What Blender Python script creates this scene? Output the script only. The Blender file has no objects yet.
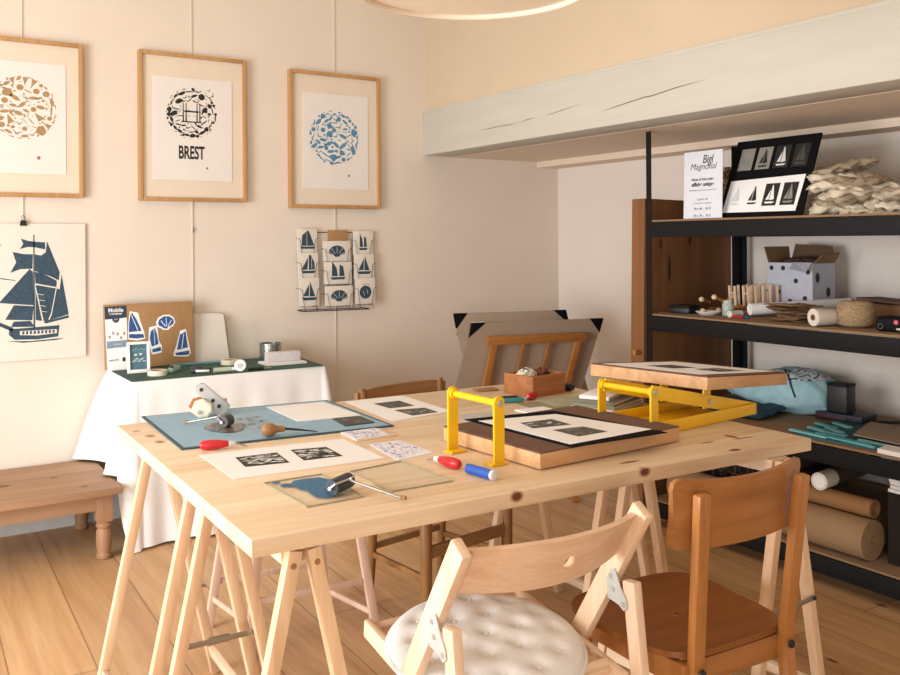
import bpy, bmesh, math, random
from mathutils import Vector, Matrix, Euler
from mathutils.geometry import tessellate_polygon

random.seed(7)
PI = math.pi
scene = bpy.context.scene
COL = scene.collection

# ---------------------------------------------------------------- colours / materials
def C(hx, k=1.0):
    hx = hx.lstrip('#')
    out = []
    for i in (0, 2, 4):
        c = int(hx[i:i + 2], 16) / 255.0
        c = c / 12.92 if c <= 0.04045 else ((c + 0.055) / 1.055) ** 2.4
        out.append(min(1.0, c * k))
    return (out[0], out[1], out[2], 1.0)

def new_mat(name):
    m = bpy.data.materials.new(name)
    m.use_nodes = True
    nt = m.node_tree
    return m, nt, nt.nodes['Principled BSDF']

def coords(nt, scale=(1, 1, 1), kind='Object', rot=(0, 0, 0), loc=(0, 0, 0)):
    tc = nt.nodes.new('ShaderNodeTexCoord')
    mp = nt.nodes.new('ShaderNodeMapping')
    mp.inputs['Scale'].default_value = scale
    mp.inputs['Rotation'].default_value = rot
    mp.inputs['Location'].default_value = loc
    nt.links.new(tc.outputs[kind], mp.inputs['Vector'])
    return mp.outputs['Vector'], tc

def noise(nt, vec, scale=5, detail=4, rough=.55, dist=0):
    n = nt.nodes.new('ShaderNodeTexNoise')
    n.inputs['Scale'].default_value = scale
    n.inputs['Detail'].default_value = detail
    n.inputs['Roughness'].default_value = rough
    n.inputs['Distortion'].default_value = dist
    nt.links.new(vec, n.inputs['Vector'])
    return n.outputs['Fac']

def ramp(nt, fac, stops):
    r = nt.nodes.new('ShaderNodeValToRGB')
    el = r.color_ramp.elements
    while len(el) < len(stops):
        el.new(0.5)
    for e, (p, c) in zip(el, stops):
        e.position = p
        e.color = c
    nt.links.new(fac, r.inputs['Fac'])
    return r.outputs['Color']

def mix(nt, fac, a, b, mode='MIX'):
    m = nt.nodes.new('ShaderNodeMix')
    m.data_type = 'RGBA'
    m.blend_type = mode
    for sock, v in ((0, fac), (6, a), (7, b)):
        if hasattr(v, 'node'):
            nt.links.new(v, m.inputs[sock])
        else:
            m.inputs[sock].default_value = v
    return m.outputs[2]

def bump(nt, b, height, strength=.2, dist=.01):
    n = nt.nodes.new('ShaderNodeBump')
    n.inputs['Strength'].default_value = strength
    n.inputs['Distance'].default_value = dist
    nt.links.new(height, n.inputs['Height'])
    nt.links.new(n.outputs['Normal'], b.inputs['Normal'])

def plain(name, hx, rough=.6, metal=0, var=.06, scale=30, bmp=0, spec=.5, stretch=(1, 1, 1), detail=3):
    m, nt, b = new_mat(name)
    vec, _ = coords(nt, stretch)
    f = noise(nt, vec, scale, detail)
    col = ramp(nt, f, [(.3, C(hx, 1 - var)), (.7, C(hx, 1 + var))])
    nt.links.new(col, b.inputs['Base Color'])
    b.inputs['Roughness'].default_value = rough
    b.inputs['Metallic'].default_value = metal
    b.inputs['Specular IOR Level'].default_value = spec
    if bmp:
        bump(nt, b, f, bmp, .004)
    return m

def wood(name, light, dark, axis='X', scale=1.0, rough=.5, contrast=1.0, knots=(), seams=(), spec=.4, tint=None):
    """grain runs along `axis` of the object's own coordinates"""
    m, nt, b = new_mat(name)
    st = {'X': (.7, 11, 11), 'Y': (11, .7, 11), 'Z': (11, 11, .7)}[axis]
    vec, tc = coords(nt, tuple(s * scale for s in st))
    f1 = noise(nt, vec, 1.6, 5, .6, .8)
    vec2, _ = coords(nt, tuple(s * scale * (1 if s < 1 else 5) for s in st))
    f2 = noise(nt, vec2, 2.0, 3, .6, .2)
    w = .16 * contrast
    c1 = ramp(nt, f1, [(.5 - w - .1, C(dark)), (.5 + w, C(light))])
    c2 = ramp(nt, f2, [(.3, (.80, .78, .75, 1)), (.6, (1, 1, 1, 1))])
    col = mix(nt, .45, c1, c2, 'MULTIPLY')
    for (p, r, hx) in knots:
        sub = nt.nodes.new('ShaderNodeVectorMath'); sub.operation = 'SUBTRACT'
        nt.links.new(tc.outputs['Object'], sub.inputs[0]); sub.inputs[1].default_value = p
        dv = nt.nodes.new('ShaderNodeVectorMath'); dv.operation = 'DIVIDE'
        nt.links.new(sub.outputs[0], dv.inputs[0]); dv.inputs[1].default_value = r
        ln = nt.nodes.new('ShaderNodeVectorMath'); ln.operation = 'LENGTH'
        nt.links.new(dv.outputs[0], ln.inputs[0])
        mr = nt.nodes.new('ShaderNodeMapRange')
        mr.inputs['From Min'].default_value = .55; mr.inputs['From Max'].default_value = 1.15
        mr.inputs['To Min'].default_value = 1; mr.inputs['To Max'].default_value = 0
        nt.links.new(ln.outputs['Value'], mr.inputs['Value'])
        col = mix(nt, mr.outputs['Result'], col, C(hx))
    for (ax, pos, wd) in seams:
        sp = nt.nodes.new('ShaderNodeSeparateXYZ'); nt.links.new(tc.outputs['Object'], sp.inputs[0])
        s1 = nt.nodes.new('ShaderNodeMath'); s1.operation = 'SUBTRACT'; nt.links.new(sp.outputs[ax], s1.inputs[0]); s1.inputs[1].default_value = pos
        s2 = nt.nodes.new('ShaderNodeMath'); s2.operation = 'ABSOLUTE'; nt.links.new(s1.outputs[0], s2.inputs[0])
        s3 = nt.nodes.new('ShaderNodeMath'); s3.operation = 'LESS_THAN'; nt.links.new(s2.outputs[0], s3.inputs[0]); s3.inputs[1].default_value = wd
        s4 = nt.nodes.new('ShaderNodeMath'); s4.operation = 'MULTIPLY'; nt.links.new(s3.outputs[0], s4.inputs[0]); s4.inputs[1].default_value = .45
        col = mix(nt, s4.outputs[0], col, C(dark, .7))
    nt.links.new(col, b.inputs['Base Color'])
    b.inputs['Roughness'].default_value = rough
    b.inputs['Specular IOR Level'].default_value = spec
    bump(nt, b, f2, .06, .002)
    return m

def glass_mat(name, hx='#eef5f0', alpha=.25, rough=.05):
    m, nt, b = new_mat(name)
    vec, _ = coords(nt)
    f = noise(nt, vec, 20, 2)
    nt.links.new(ramp(nt, f, [(.3, C(hx, .95)), (.7, C(hx))]), b.inputs['Base Color'])
    b.inputs['Roughness'].default_value = rough
    b.inputs['Alpha'].default_value = alpha
    b.inputs['IOR'].default_value = 1.45
    return m

# ---------------------------------------------------------------- mesh builder
class MB:
    def __init__(self):
        self.bm = bmesh.new()

    def _merge(self, t):
        me = bpy.data.meshes.new('tmp')
        t.to_mesh(me); t.free()
        self.bm.from_mesh(me)
        bpy.data.meshes.remove(me)
        return self

    def box(self, c, s, rot=None, bev=0.0, seg=2):
        t = bmesh.new()
        bmesh.ops.create_cube(t, size=1)
        bmesh.ops.scale(t, vec=Vector(s), verts=t.verts)
        if bev > 0:
            bmesh.ops.bevel(t, geom=list(t.edges), offset=min(bev, min(s) * .45), segments=seg, affect='EDGES', profile=.6)
        M = Matrix.Translation(Vector(c))
        if rot is not None:
            M = M @ (rot.to_4x4() if isinstance(rot, Matrix) else Euler(rot).to_matrix().to_4x4())
        bmesh.ops.transform(t, matrix=M, verts=t.verts)
        return self._merge(t)

    def bar(self, p0, p1, w, d, side=(1, 0, 0), bev=.002):
        """rectangular bar from p0 to p1; w = size along `side`, d = the other"""
        p0, p1 = Vector(p0), Vector(p1)
        z = (p1 - p0).normalized()
        x = Vector(side); x = (x - z * x.dot(z)).normalized()
        y = z.cross(x)
        R = Matrix((x, y, z)).transposed()
        return self.box((p0 + p1) / 2, (w, d, (p1 - p0).length), R, bev)

    def cyl(self, p0, p1, r0, r1=None, n=24, caps=True):
        r1 = r0 if r1 is None else r1
        p0, p1 = Vector(p0), Vector(p1)
        z = (p1 - p0).normalized()
        a = Vector((1, 0, 0)) if abs(z.x) < .9 else Vector((0, 1, 0))
        x = (a - z * a.dot(z)).normalized(); y = z.cross(x)
        rings = []
        for p, r in ((p0, r0), (p1, r1)):
            rings.append([self.bm.verts.new(p + (x * math.cos(k * 2 * PI / n) + y * math.sin(k * 2 * PI / n)) * r) for k in range(n)])
        for k in range(n):
            self.bm.faces.new((rings[0][k], rings[0][(k + 1) % n], rings[1][(k + 1) % n], rings[1][k]))
        if caps:
            self.bm.faces.new(list(reversed(rings[0]))); self.bm.faces.new(rings[1])
        return self

    def pipe(self, p0, p1, r, ri, n=24):
        """hollow tube"""
        p0, p1 = Vector(p0), Vector(p1)
        z = (p1 - p0).normalized()
        a = Vector((1, 0, 0)) if abs(z.x) < .9 else Vector((0, 1, 0))
        x = (a - z * a.dot(z)).normalized(); y = z.cross(x)
        R = []
        for p, rr in ((p0, r), (p1, r), (p1, ri), (p0, ri)):
            R.append([self.bm.verts.new(p + (x * math.cos(k * 2 * PI / n) + y * math.sin(k * 2 * PI / n)) * rr) for k in range(n)])
        for j in range(4):
            A, B = R[j], R[(j + 1) % 4]
            for k in range(n):
                self.bm.faces.new((A[k], A[(k + 1) % n], B[(k + 1) % n], B[k]))
        return self

    def tube(self, pts, r, n=8, closed=False):
        pts = [Vector(p) for p in pts]
        m = len(pts)
        rings = []
        prev = None
        for i, p in enumerate(pts):
            if closed:
                d = pts[(i + 1) % m] - pts[i - 1]
            else:
                d = pts[min(i + 1, m - 1)] - pts[max(i - 1, 0)]
            d.normalize()
            if prev is None:
                a = Vector((0, 0, 1)) if abs(d.z) < .9 else Vector((1, 0, 0))
            else:
                a = prev
            x = (a - d * a.dot(d)).normalized(); prev = x
            y = d.cross(x)
            rr = r[i] if isinstance(r, (list, tuple)) else r
            rings.append([self.bm.verts.new(p + (x * math.cos(k * 2 * PI / n) + y * math.sin(k * 2 * PI / n)) * rr) for k in range(n)])
        for i in range(m if closed else m - 1):
            A, B = rings[i], rings[(i + 1) % m]
            for k in range(n):
                self.bm.faces.new((A[k], A[(k + 1) % n], B[(k + 1) % n], B[k]))
        if not closed:
            self.bm.faces.new(list(reversed(rings[0]))); self.bm.faces.new(rings[-1])
        return self

    def lathe(self, prof, n=32, M=None):
        """profile of (r, z) about z"""
        M = M or Matrix()
        rings = []
        for r, z in prof:
            if r < 1e-6:
                rings.append([self.bm.verts.new(M @ Vector((0, 0, z)))])
            else:
                rings.append([self.bm.verts.new(M @ Vector((r * math.cos(k * 2 * PI / n), r * math.sin(k * 2 * PI / n), z))) for k in range(n)])
        for A, B in zip(rings, rings[1:]):
            for k in range(n):
                a0, a1 = A[k % len(A)], A[(k + 1) % len(A)]
                b0, b1 = B[k % len(B)], B[(k + 1) % len(B)]
                vs = []
                for v in (a0, a1, b1, b0):
                    if v not in vs:
                        vs.append(v)
                if len(vs) > 2:
                    self.bm.faces.new(vs)
        return self

    def ball(self, c, r, seg=16, scale=(1, 1, 1)):
        t = bmesh.new()
        bmesh.ops.create_uvsphere(t, u_segments=seg, v_segments=max(6, seg // 2), radius=r)
        bmesh.ops.scale(t, vec=Vector(scale), verts=t.verts)
        bmesh.ops.translate(t, vec=Vector(c), verts=t.verts)
        return self._merge(t)

    def prism(self, poly, h, M=None, bev=0):
        """2D polygon in XY extruded 0..h along +Z, then M"""
        t = bmesh.new()
        lo = [t.verts.new((x, y, 0)) for x, y in poly]
        hi = [t.verts.new((x, y, h)) for x, y in poly]
        n = len(poly)
        t.faces.new(list(reversed(lo))); t.faces.new(hi)
        for k in range(n):
            t.faces.new((lo[k], lo[(k + 1) % n], hi[(k + 1) % n], hi[k]))
        bmesh.ops.recalc_face_normals(t, faces=t.faces)
        if bev:
            es = [e for e in t.edges if abs(e.verts[0].co.z - e.verts[1].co.z) < 1e-6]
            bmesh.ops.bevel(t, geom=es, offset=bev, segments=2, affect='EDGES')
        if M is not None:
            bmesh.ops.transform(t, matrix=M, verts=t.verts)
        return self._merge(t)

    def flat(self, poly, fn):
        """one flat polygon; fn maps (u,v) to a point"""
        poly = [p for i, p in enumerate(poly) if abs(p[0] - poly[i - 1][0]) + abs(p[1] - poly[i - 1][1]) > 1e-7]
        vs = [self.bm.verts.new(fn(u, v)) for u, v in poly]
        ref = (fn(1, 0) - fn(0, 0)).cross(fn(0, 1) - fn(0, 0))
        for tri in tessellate_polygon([[Vector((u, v, 0)) for u, v in poly]]):
            f = self.bm.faces.new([vs[k] for k in tri])
            f.normal_update()
            if f.normal.dot(ref) < 0:
                f.normal_flip()
        return self

    def grid(self, fn, nu, nv, closed_u=False):
        V = [[self.bm.verts.new(fn(i / nu, j / nv)) for j in range(nv + 1)] for i in range(nu if closed_u else nu + 1)]
        m = len(V)
        for i in range(nu):
            A, B = V[i], V[(i + 1) % m]
            for j in range(nv):
                self.bm.faces.new((A[j], B[j], B[j + 1], A[j + 1]))
        return self

    def build(self, name, mat, parent=None, smooth=True, angle=38, fix=True):
        if fix:
            bmesh.ops.recalc_face_normals(self.bm, faces=self.bm.faces)
        me = bpy.data.meshes.new(name)
        self.bm.to_mesh(me); self.bm.free()
        o = bpy.data.objects.new(name, me)
        COL.objects.link(o)
        if mat is not None:
            me.materials.append(mat)
        if smooth:
            for p in me.polygons:
                p.use_smooth = True
            me.set_sharp_from_angle(angle=math.radians(angle))
        if parent is not None:
            o.parent = parent
        return o

def tag(o, label=None, cat=None, group=None, kind=None):
    if label: o['label'] = label
    if cat: o['category'] = cat
    if group: o['group'] = group
    if kind: o['kind'] = kind
    return o

def thing(name, label, cat, loc=(0, 0, 0), rotz=0.0, group=None, rot=None):
    o = bpy.data.objects.new(name, None)
    o.empty_display_size = .05
    COL.objects.link(o)
    o.location = loc
    o.rotation_euler = rot if rot else (0, 0, rotz)
    return tag(o, label, cat, group)

def place(o, loc=(0, 0, 0), rotz=0.0, rot=None):
    o.location = loc
    o.rotation_euler = rot if rot else (0, 0, rotz)
    return o

def copy_tree(o, parent=None):
    c = o.copy()
    COL.objects.link(c)
    if parent is not None:
        c.parent = parent
    for ch in list(o.children):
        copy_tree(ch, c)
    return c

def text_mesh(name, body, size, mat, parent, M, sx=1.0, align='CENTER', bold=0.0, shear=0.0):
    cu = bpy.data.curves.new('lettering', 'FONT')
    cu.body = body; cu.size = size; cu.align_x = align; cu.align_y = 'CENTER'
    cu.offset = bold; cu.shear = shear; cu.extrude = .0002
    tmp = bpy.data.objects.new('lettering', cu)
    COL.objects.link(tmp)
    dg = bpy.context.evaluated_depsgraph_get()
    me = bpy.data.meshes.new_from_object(tmp.evaluated_get(dg))
    bpy.data.objects.remove(tmp)
    bpy.data.curves.remove(cu)
    me.transform(M @ Matrix.Diagonal((sx, 1, 1, 1)))
    me.name = name
    o = bpy.data.objects.new(name, me)
    COL.objects.link(o)
    me.materials.clear(); me.materials.append(mat)
    o.parent = parent
    return o

# wall-facing 2D frames: u to the right, v up
def on_wall(d):          # picture wall, faces -Y
    return lambda u, v: Vector((u, -d, v))
def on_top(d):           # lying flat, faces +Z
    return lambda u, v: Vector((u, v, d))
M_WALL = lambda u, v, d: Matrix.Translation((u, -d, v)) @ Matrix.Rotation(PI / 2, 4, 'X')
M_TOP = lambda u, v, d: Matrix.Translation((u, v, d))

# table frame: origin at the table's near left corner, x along the long front edge
TA = -0.0306
TF = Vector((-3.0988, -2.8477, 0))
TL, TWD, TH = 1.577, 1.225, 0.75
def W(x, y, z=TH):
    c, s = math.cos(TA), math.sin(TA)
    return Vector((TF.x + x * c - y * s, TF.y + x * s + y * c, z))

# ---------------------------------------------------------------- materials used all over
M = {}
M['wall'] = plain('wall_paint', '#e4d8cd', .85, var=.02, scale=3, bmp=.02)
M['wall_back'] = plain('picture_wall_paint', '#e0d3c4', .85, var=.025, scale=2.5, bmp=.02)
M['beam'] = plain('beam_paint', '#c3bfb3', .7, var=.04, scale=2, bmp=.15, stretch=(8, 1, 8))
M['ceil'] = plain('ceiling_paint', '#efe4d2', .9, var=.02, scale=3)
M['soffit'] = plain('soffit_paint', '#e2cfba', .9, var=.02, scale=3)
M['grey_base'] = plain('baseboard_paint', '#c9c8c4', .7, var=.03)
M['crack'] = plain('crack_dark', '#5c5044', .9)
M['white'] = plain('white_paper', '#f0efee', .8, var=.015, scale=8)
M['offwhite'] = plain('offwhite_paper', '#ddd5c9', .85, var=.02, scale=8)
M['mount'] = plain('cream_mount', '#dfd0bc', .85, var=.02, scale=6)
M['printpaper'] = plain('print_paper', '#e3ddd6', .85, var=.015, scale=6)
M['black'] = plain('black_ink', '#1f1d1c', .6, var=.1)
M['greyblack'] = plain('grey_black_ink', '#4a4844', .6, var=.2, scale=60)
M['midgrey'] = plain('grey_ink', '#8a8781', .7, var=.2, scale=60)
M['palegrey'] = plain('pale_grey_ink', '#d6d3cf', .7, var=.05)
M['gold'] = plain('ochre_ink', '#a5865a', .7, var=.15, scale=80)
M['blueprint'] = plain('blue_ink', '#4f86a8', .7, var=.25, scale=80)
M['navy'] = plain('slate_blue_ink', '#2f4656', .7, var=.35, scale=90)
M['cardblue'] = plain('card_blue_ink', '#2c4656', .7, var=.35, scale=150)
M['stickerblue'] = plain('sticker_blue', '#2c588f', .5, var=.4, scale=40)
M['redstamp'] = plain('red_stamp', '#b4625c', .7)
M['oak'] = wood('frame_oak', '#c39866', '#a87a48', 'Z', 1.5, .5, .8)
M['pine_x'] = wood('pine_grain_x', '#ead3b6', '#d4b292', 'X', 1, .5, 1)
M['pine_y'] = wood('pine_grain_y', '#ead3b6', '#d4b292', 'Y', 1, .5, 1)
M['pine_z'] = wood('pine_grain_z', '#e8c8a4', '#d1a67c', 'Z', 1, .5, 1)
M['beech_z'] = wood('beech_grain_z', '#ecd0b4', '#dcb795', 'Z', 1.6, .45, 1.1)
M['beech_x'] = wood('beech_grain_x', '#e9cbad', '#d5ad8a', 'X', 1.6, .45, 1.1)
M['beech_y'] = wood('beech_grain_y', '#ecd0b4', '#dcb795', 'Y', 1.6, .45, 1.1)
M['pale_z'] = wood('pale_pink_beech', '#e3c4ae', '#d2ac94', 'Z', 1.4, .5, 1)
M['ply_x'] = wood('varnished_ply_x', '#a97240', '#8a5527', 'X', 1.2, .32, 1.2, spec=.5)
M['ply_seat'] = wood('varnished_seat_ply', '#9a6030', '#6f3f1b', 'X', .9, .35, 1.3, spec=.5)
M['ply_z'] = wood('varnished_beech_z', '#b87d45', '#9c642e', 'Z', 1.2, .35, 1.0, spec=.5)
M['brown_z'] = wood('brown_chair_z', '#9c6f3f', '#734a24', 'Z', 1.3, .45, 1.2)
M['brown_x'] = wood('brown_chair_x', '#a87d52', '#875d36', 'X', 1.3, .45, 1.2)
M['bench_x'] = wood('bench_grain_x', '#b59070', '#8f6a4a', 'X', .8, .6, 1.4,
                    knots=[((-.38, -.33, .3), (.035, .022, .05), '#6f4a2a'), ((-.18, -.3, .3), (.02, .015, .05), '#77502e'), ((-.1, -.52, .3), (.018, .018, .05), '#7d5733')])
M['bench_z'] = wood('bench_grain_z', '#b08767', '#8a6444', 'Z', .9, .6, 1.3)
M['rack_z'] = wood('rack_wood_z', '#b5793f', '#95602c', 'Z', 1.2, .5, 1)
M['rack_x'] = wood('rack_wood_x', '#b5793f', '#95602c', 'X', 1.2, .5, 1)
M['steel'] = plain('galvanised_steel', '#a7a49b', .35, .85, var=.08)
M['chrome'] = plain('bright_metal', '#c4c2be', .38, .75, var=.05)
M['darkmetal'] = plain('dark_metal', '#3b3733', .4, .6)
M['wire'] = plain('hanging_wire', '#e4dccd', .5, .2)
M['yellow'] = plain('yellow_enamel', '#f0bd10', .35, 0, var=.03, spec=.5)
M['red'] = plain('red_plastic', '#c8202a', .35, 0, var=.05)
M['blackmetal'] = plain('rack_black_steel', '#151416', .6, 0, var=.1, spec=.2)
M['blackplastic'] = plain('black_plastic', '#1b1a1b', .45)
M['blackfelt'] = plain('black_sheet', '#141214', .95, var=.15, scale=80, spec=.1)
M['brownfelt'] = plain('brown_rubber', '#6b4c3c', .9, var=.1, scale=60)
M['grey_board'] = plain('grey_brown_board', '#a3907c', .85, var=.03, scale=10)
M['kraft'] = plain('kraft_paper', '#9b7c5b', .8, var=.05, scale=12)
M['kraft_dk'] = plain('kraft_paper_dark', '#8a6a4a', .85, var=.06, scale=12)  # deeper brown kraft tone
M['cardboard'] = plain('cardboard', '#a67f55', .85, var=.05, scale=6, stretch=(6, 1, 1))
M['green_mat'] = plain('green_cutting_mat', '#2f5246', .7, var=.06)
M['teal'] = plain('teal_plastic', '#3f8a90', .5, var=.1)
M['teal_dk'] = plain('deep_teal_plastic', '#1f5a62', .5, var=.15)
M['bluecloth'] = plain('pale_blue_cloth', '#9fc6d0', .9, var=.16, scale=14, bmp=.7)
M['cotton'] = plain('natural_cotton', '#d6c8b1', .95, var=.1, scale=25, bmp=.25)
M['cushion'] = plain('cushion_linen', '#e6e3e0', .95, var=.04, scale=120, bmp=.15)
M['cloth'] = plain('white_tablecloth_linen', '#f1f1f0', .95, var=.015, scale=60, bmp=.05)
M['glass'] = glass_mat('clear_glass_sheet', '#cfd3c4', .09)
M['glass_edge'] = plain('glass_green_edge', '#a39c82', .3, var=.1)
M['jarglass'] = glass_mat('jar_glass', '#d4e4de', .45)
M['ink_blue'] = plain('wet_blue_ink', '#28688f', .5, var=.15, scale=50)
M['ink_grey'] = plain('wet_grey_ink', '#6a635c', .25, var=.15, scale=50)
M['cream'] = plain('cream_plastic', '#e6dfc8', .5, var=.04)
M['tape'] = plain('masking_tape', '#e4dcc4', .6, var=.05)
M['tin'] = plain('tin_metal', '#b4b7b3', .25, .9, var=.1, stretch=(1, 1, 6))
M['twine'] = plain('jute_twine', '#a68c6a', .95, var=.3, scale=160, bmp=.8)
M['dkwood'] = wood('shaded_panel_wood', '#85572f', '#5a3719', 'Z', .8, .7, 1.5,  # the wide face's shadow is put into this dark brown
                   knots=[((.16, -.05, 1.16), (.012, .2, .075), '#2a1609'), ((.30, -.05, 1.30), (.012, .2, .03), '#301a0c'), ((.12, -.05, .62), (.016, .2, .04), '#2a1609'), ((.1, -.05, 1.28), (.01, .2, .03), '#33200f')])
M['boxwood_x'] = wood('small_box_wood', '#b8794a', '#935930', 'X', 2.2, .5, 1)

KEY_W, FILL_W, WORLD_S = 152, 80, .47

# ================================================================ SETTING
def struct(name, mb, mat, parent=None, smooth=False):
    o = mb.build(name, mat, parent, smooth)
    if parent is None:
        o['kind'] = 'structure'
    return o

def floor_mat():
    m, nt, b = new_mat('floor_planks')
    vec, tc = coords(nt, (1, 1, 1), rot=(0, 0, PI / 2 + .03))
    br = nt.nodes.new('ShaderNodeTexBrick')
    br.offset = .37; br.offset_frequency = 2
    br.inputs['Scale'].default_value = 1
    br.inputs['Brick Width'].default_value = 2.6
    br.inputs['Row Height'].default_value = .235
    br.inputs['Mortar Size'].default_value = .0026
    br.inputs['Mortar Smooth'].default_value = .2
    br.inputs['Color1'].default_value = (.25, .25, .25, 1)
    br.inputs['Color2'].default_value = (.75, .75, .75, 1)
    br.inputs['Mortar'].default_value = (0, 0, 0, 1)
    nt.links.new(vec, br.inputs['Vector'])
    vg, _ = coords(nt, (9, .6, 1))
    g = noise(nt, vg, 1.8, 6, .6, .7)
    vg2, _ = coords(nt, (60, 2.5, 1))
    g2 = noise(nt, vg2, 1.5, 3)
    base = ramp(nt, g, [(.30, C('#bd8f63')), (.52, C('#cfa475')), (.74, C('#dbb58a'))])
    base = mix(nt, .4, base, ramp(nt, g2, [(.3, (.78, .74, .7, 1)), (.62, (1, 1, 1, 1))]), 'MULTIPLY')
    tint = ramp(nt, br.outputs['Color'], [(.25, (.86, .84, .82, 1)), (.75, (1.0, 1.0, 1.0, 1))])
    base = mix(nt, 1, base, tint, 'MULTIPLY')
    vk, _ = coords(nt, (5.2, 2.1, 1))
    vo = nt.nodes.new('ShaderNodeTexVoronoi'); vo.inputs['Scale'].default_value = 1.3
    nt.links.new(vk, vo.inputs['Vector'])
    kf = ramp(nt, vo.outputs['Distance'], [(.035, (1, 1, 1, 1)), (.075, (0, 0, 0, 1))])
    base = mix(nt, kf, base, C('#6b4325'))
    mort = nt.nodes.new('ShaderNodeMath'); mort.operation = 'MULTIPLY'; mort.inputs[1].default_value = .55
    nt.links.new(br.outputs['Fac'], mort.inputs[0])
    base = mix(nt, mort.outputs[0], base, C('#5a3b22'))
    nt.links.new(base, b.inputs['Base Color'])
    b.inputs['Roughness'].default_value = .42
    b.inputs['Specular IOR Level'].default_value = .35
    bump(nt, b, g2, .05, .003)
    return m

struct('floor', MB().box((-3.6, -3.4, -.05), (7.4, 7.2, .1)), floor_mat())
struct('wall_back', MB().box((-3.6, .05, 1.4), (7.4, .1, 2.8)), M['wall_back'])
struct('wall_right', MB().box((.05, -3.4, 1.4), (.1, 7.2, 2.8)), M['wall'])
struct('ceiling', MB().box((-4.1, -3.5, 2.83), (6.4, 7.0, .06)), M['ceil'])
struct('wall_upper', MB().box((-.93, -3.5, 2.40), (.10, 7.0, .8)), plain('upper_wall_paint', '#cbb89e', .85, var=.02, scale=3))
bm_ = MB().box((-.90, -3.5, 1.908), (.20, 7.0, .244), bev=.012)
beam = struct('trim_1', bm_, M['beam'], smooth=True)
MB().box((-.952, -3.5, 2.034), (.096, 7.0, .016), bev=.004).build('beam_top_board', M['beam'], beam)
# long drying cracks in the beam face
def crack(pts, w):
    mb = MB()
    n = len(pts)
    up = [(y, z + w * (0 if i in (0, n - 1) else 1)) for i, (y, z) in enumerate(pts)]
    dn = [(y, z - w * (0 if i in (0, n - 1) else .6)) for i, (y, z) in enumerate(pts)]
    poly = up + dn[::-1][1:-1]
    mb.flat(poly, lambda y, z: Vector((-1.0012, y, z)))
    return mb.build('crack', M['crack'], beam, smooth=False)
crack([(-.554, 1.868), (-.66, 1.871), (-.749, 1.8735), (-.83, 1.871), (-.915, 1.876)], .0016)
crack([(-.90, 1.874), (-.98, 1.880), (-1.06, 1.883)], .002)
crack([(-1.10, 1.885), (-1.16, 1.886), (-1.23, 1.893), (-1.39, 1.906)], .0016)
crack([(-1.488, 1.853), (-1.60, 1.865), (-1.76, 1.881), (-1.80, 1.8805), (-1.92, 1.894), (-2.1, 1.905)], .0022)
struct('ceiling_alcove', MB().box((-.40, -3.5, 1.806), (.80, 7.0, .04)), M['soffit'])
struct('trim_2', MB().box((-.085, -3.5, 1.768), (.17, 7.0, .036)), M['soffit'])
struct('baseboard_back', MB().box((-3.6, -.008, .055), (7.2, .016, .11)), M['grey_base'])
struct('baseboard_right', MB().box((-.008, -3.4, .05), (.016, 6.8, .10)), M['grey_base'])

# ================================================================ CAMERA
cam = bpy.data.cameras.new('camera')
camo = bpy.data.objects.new('camera', cam)
COL.objects.link(camo)
YAW, ROLL = 0.5747, -0.0058
fw = Vector((math.sin(YAW), math.cos(YAW), 0)); rt = Vector((math.cos(YAW), -math.sin(YAW), 0)); up = Vector((0, 0, 1))
r2 = rt * math.cos(ROLL) + up * math.sin(ROLL)
u2 = up * math.cos(ROLL) - rt * math.sin(ROLL)
Rm = Matrix((r2, u2, -fw)).transposed().to_4x4()
camo.matrix_world = Matrix.Translation((-3.6841, -4.4231, 1.2931)) @ Rm
cam.sensor_width = 36
cam.lens = 36 * 899.48 / 900
cam.shift_y = -(337.5 - 241.38) / 900
cam.clip_start = .05
scene.camera = camo

# ================================================================ LIGHT
def area(name, loc, target, sx, sy, power, col):
    l = bpy.data.lights.new(name, 'AREA')
    l.shape = 'RECTANGLE'; l.size = sx; l.size_y = sy; l.energy = power; l.color = col
    o = bpy.data.objects.new(name, l); COL.objects.link(o)
    o.location = loc
    d = Vector(target) - Vector(loc)
    o.rotation_euler = d.to_track_quat('-Z', 'Y').to_euler()
    return o
area('window_light', (-5.5, -2.15, 1.05), (-2.6, -2.1, .55), 1.7, 1.8, KEY_W, (.90, .955, 1.0))
area('fill_light_behind', (-5.4, -6.2, .85), (-2.3, -1.6, .25), 1.8, 1.4, FILL_W, (1.0, .95, .88))  # added low fill lamp, lifts the floor and fronts under the table
w = bpy.data.worlds.new('world'); scene.world = w
w.use_nodes = True
bg = w.node_tree.nodes['Background']
bg.inputs['Color'].default_value = (1.0, .965, .925, 1)
bg.inputs['Strength'].default_value = WORLD_S
scene.view_settings.view_transform = 'Standard'
scene.view_settings.look = 'None'
scene.view_settings.exposure = 0.0

# ================================================================ LAMP overhead
t = thing('pendant_lamp', 'cream drum pendant lampshade hanging above the table', 'lamp', (-2.44, -2.608, 1.906))
M['shade'] = plain('lampshade_fabric', '#ecdcc6', .9, var=.03)
mb = MB(); mb.lathe([(.290, 0), (.294, .002), (.294, .26), (.290, .262), (.286, .26), (.286, .002), (.290, 0)], 64)
mb.build('lamp_shade', M['shade'], t)
MB().lathe([(0, .012), (.284, .012), (.284, .016), (0, .016)], 64).build('diffuser', M['shade'], t)
MB().tube([(0, 0, .016), (0, 0, .894)], .003).build('cord', M['wire'], t)

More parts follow.
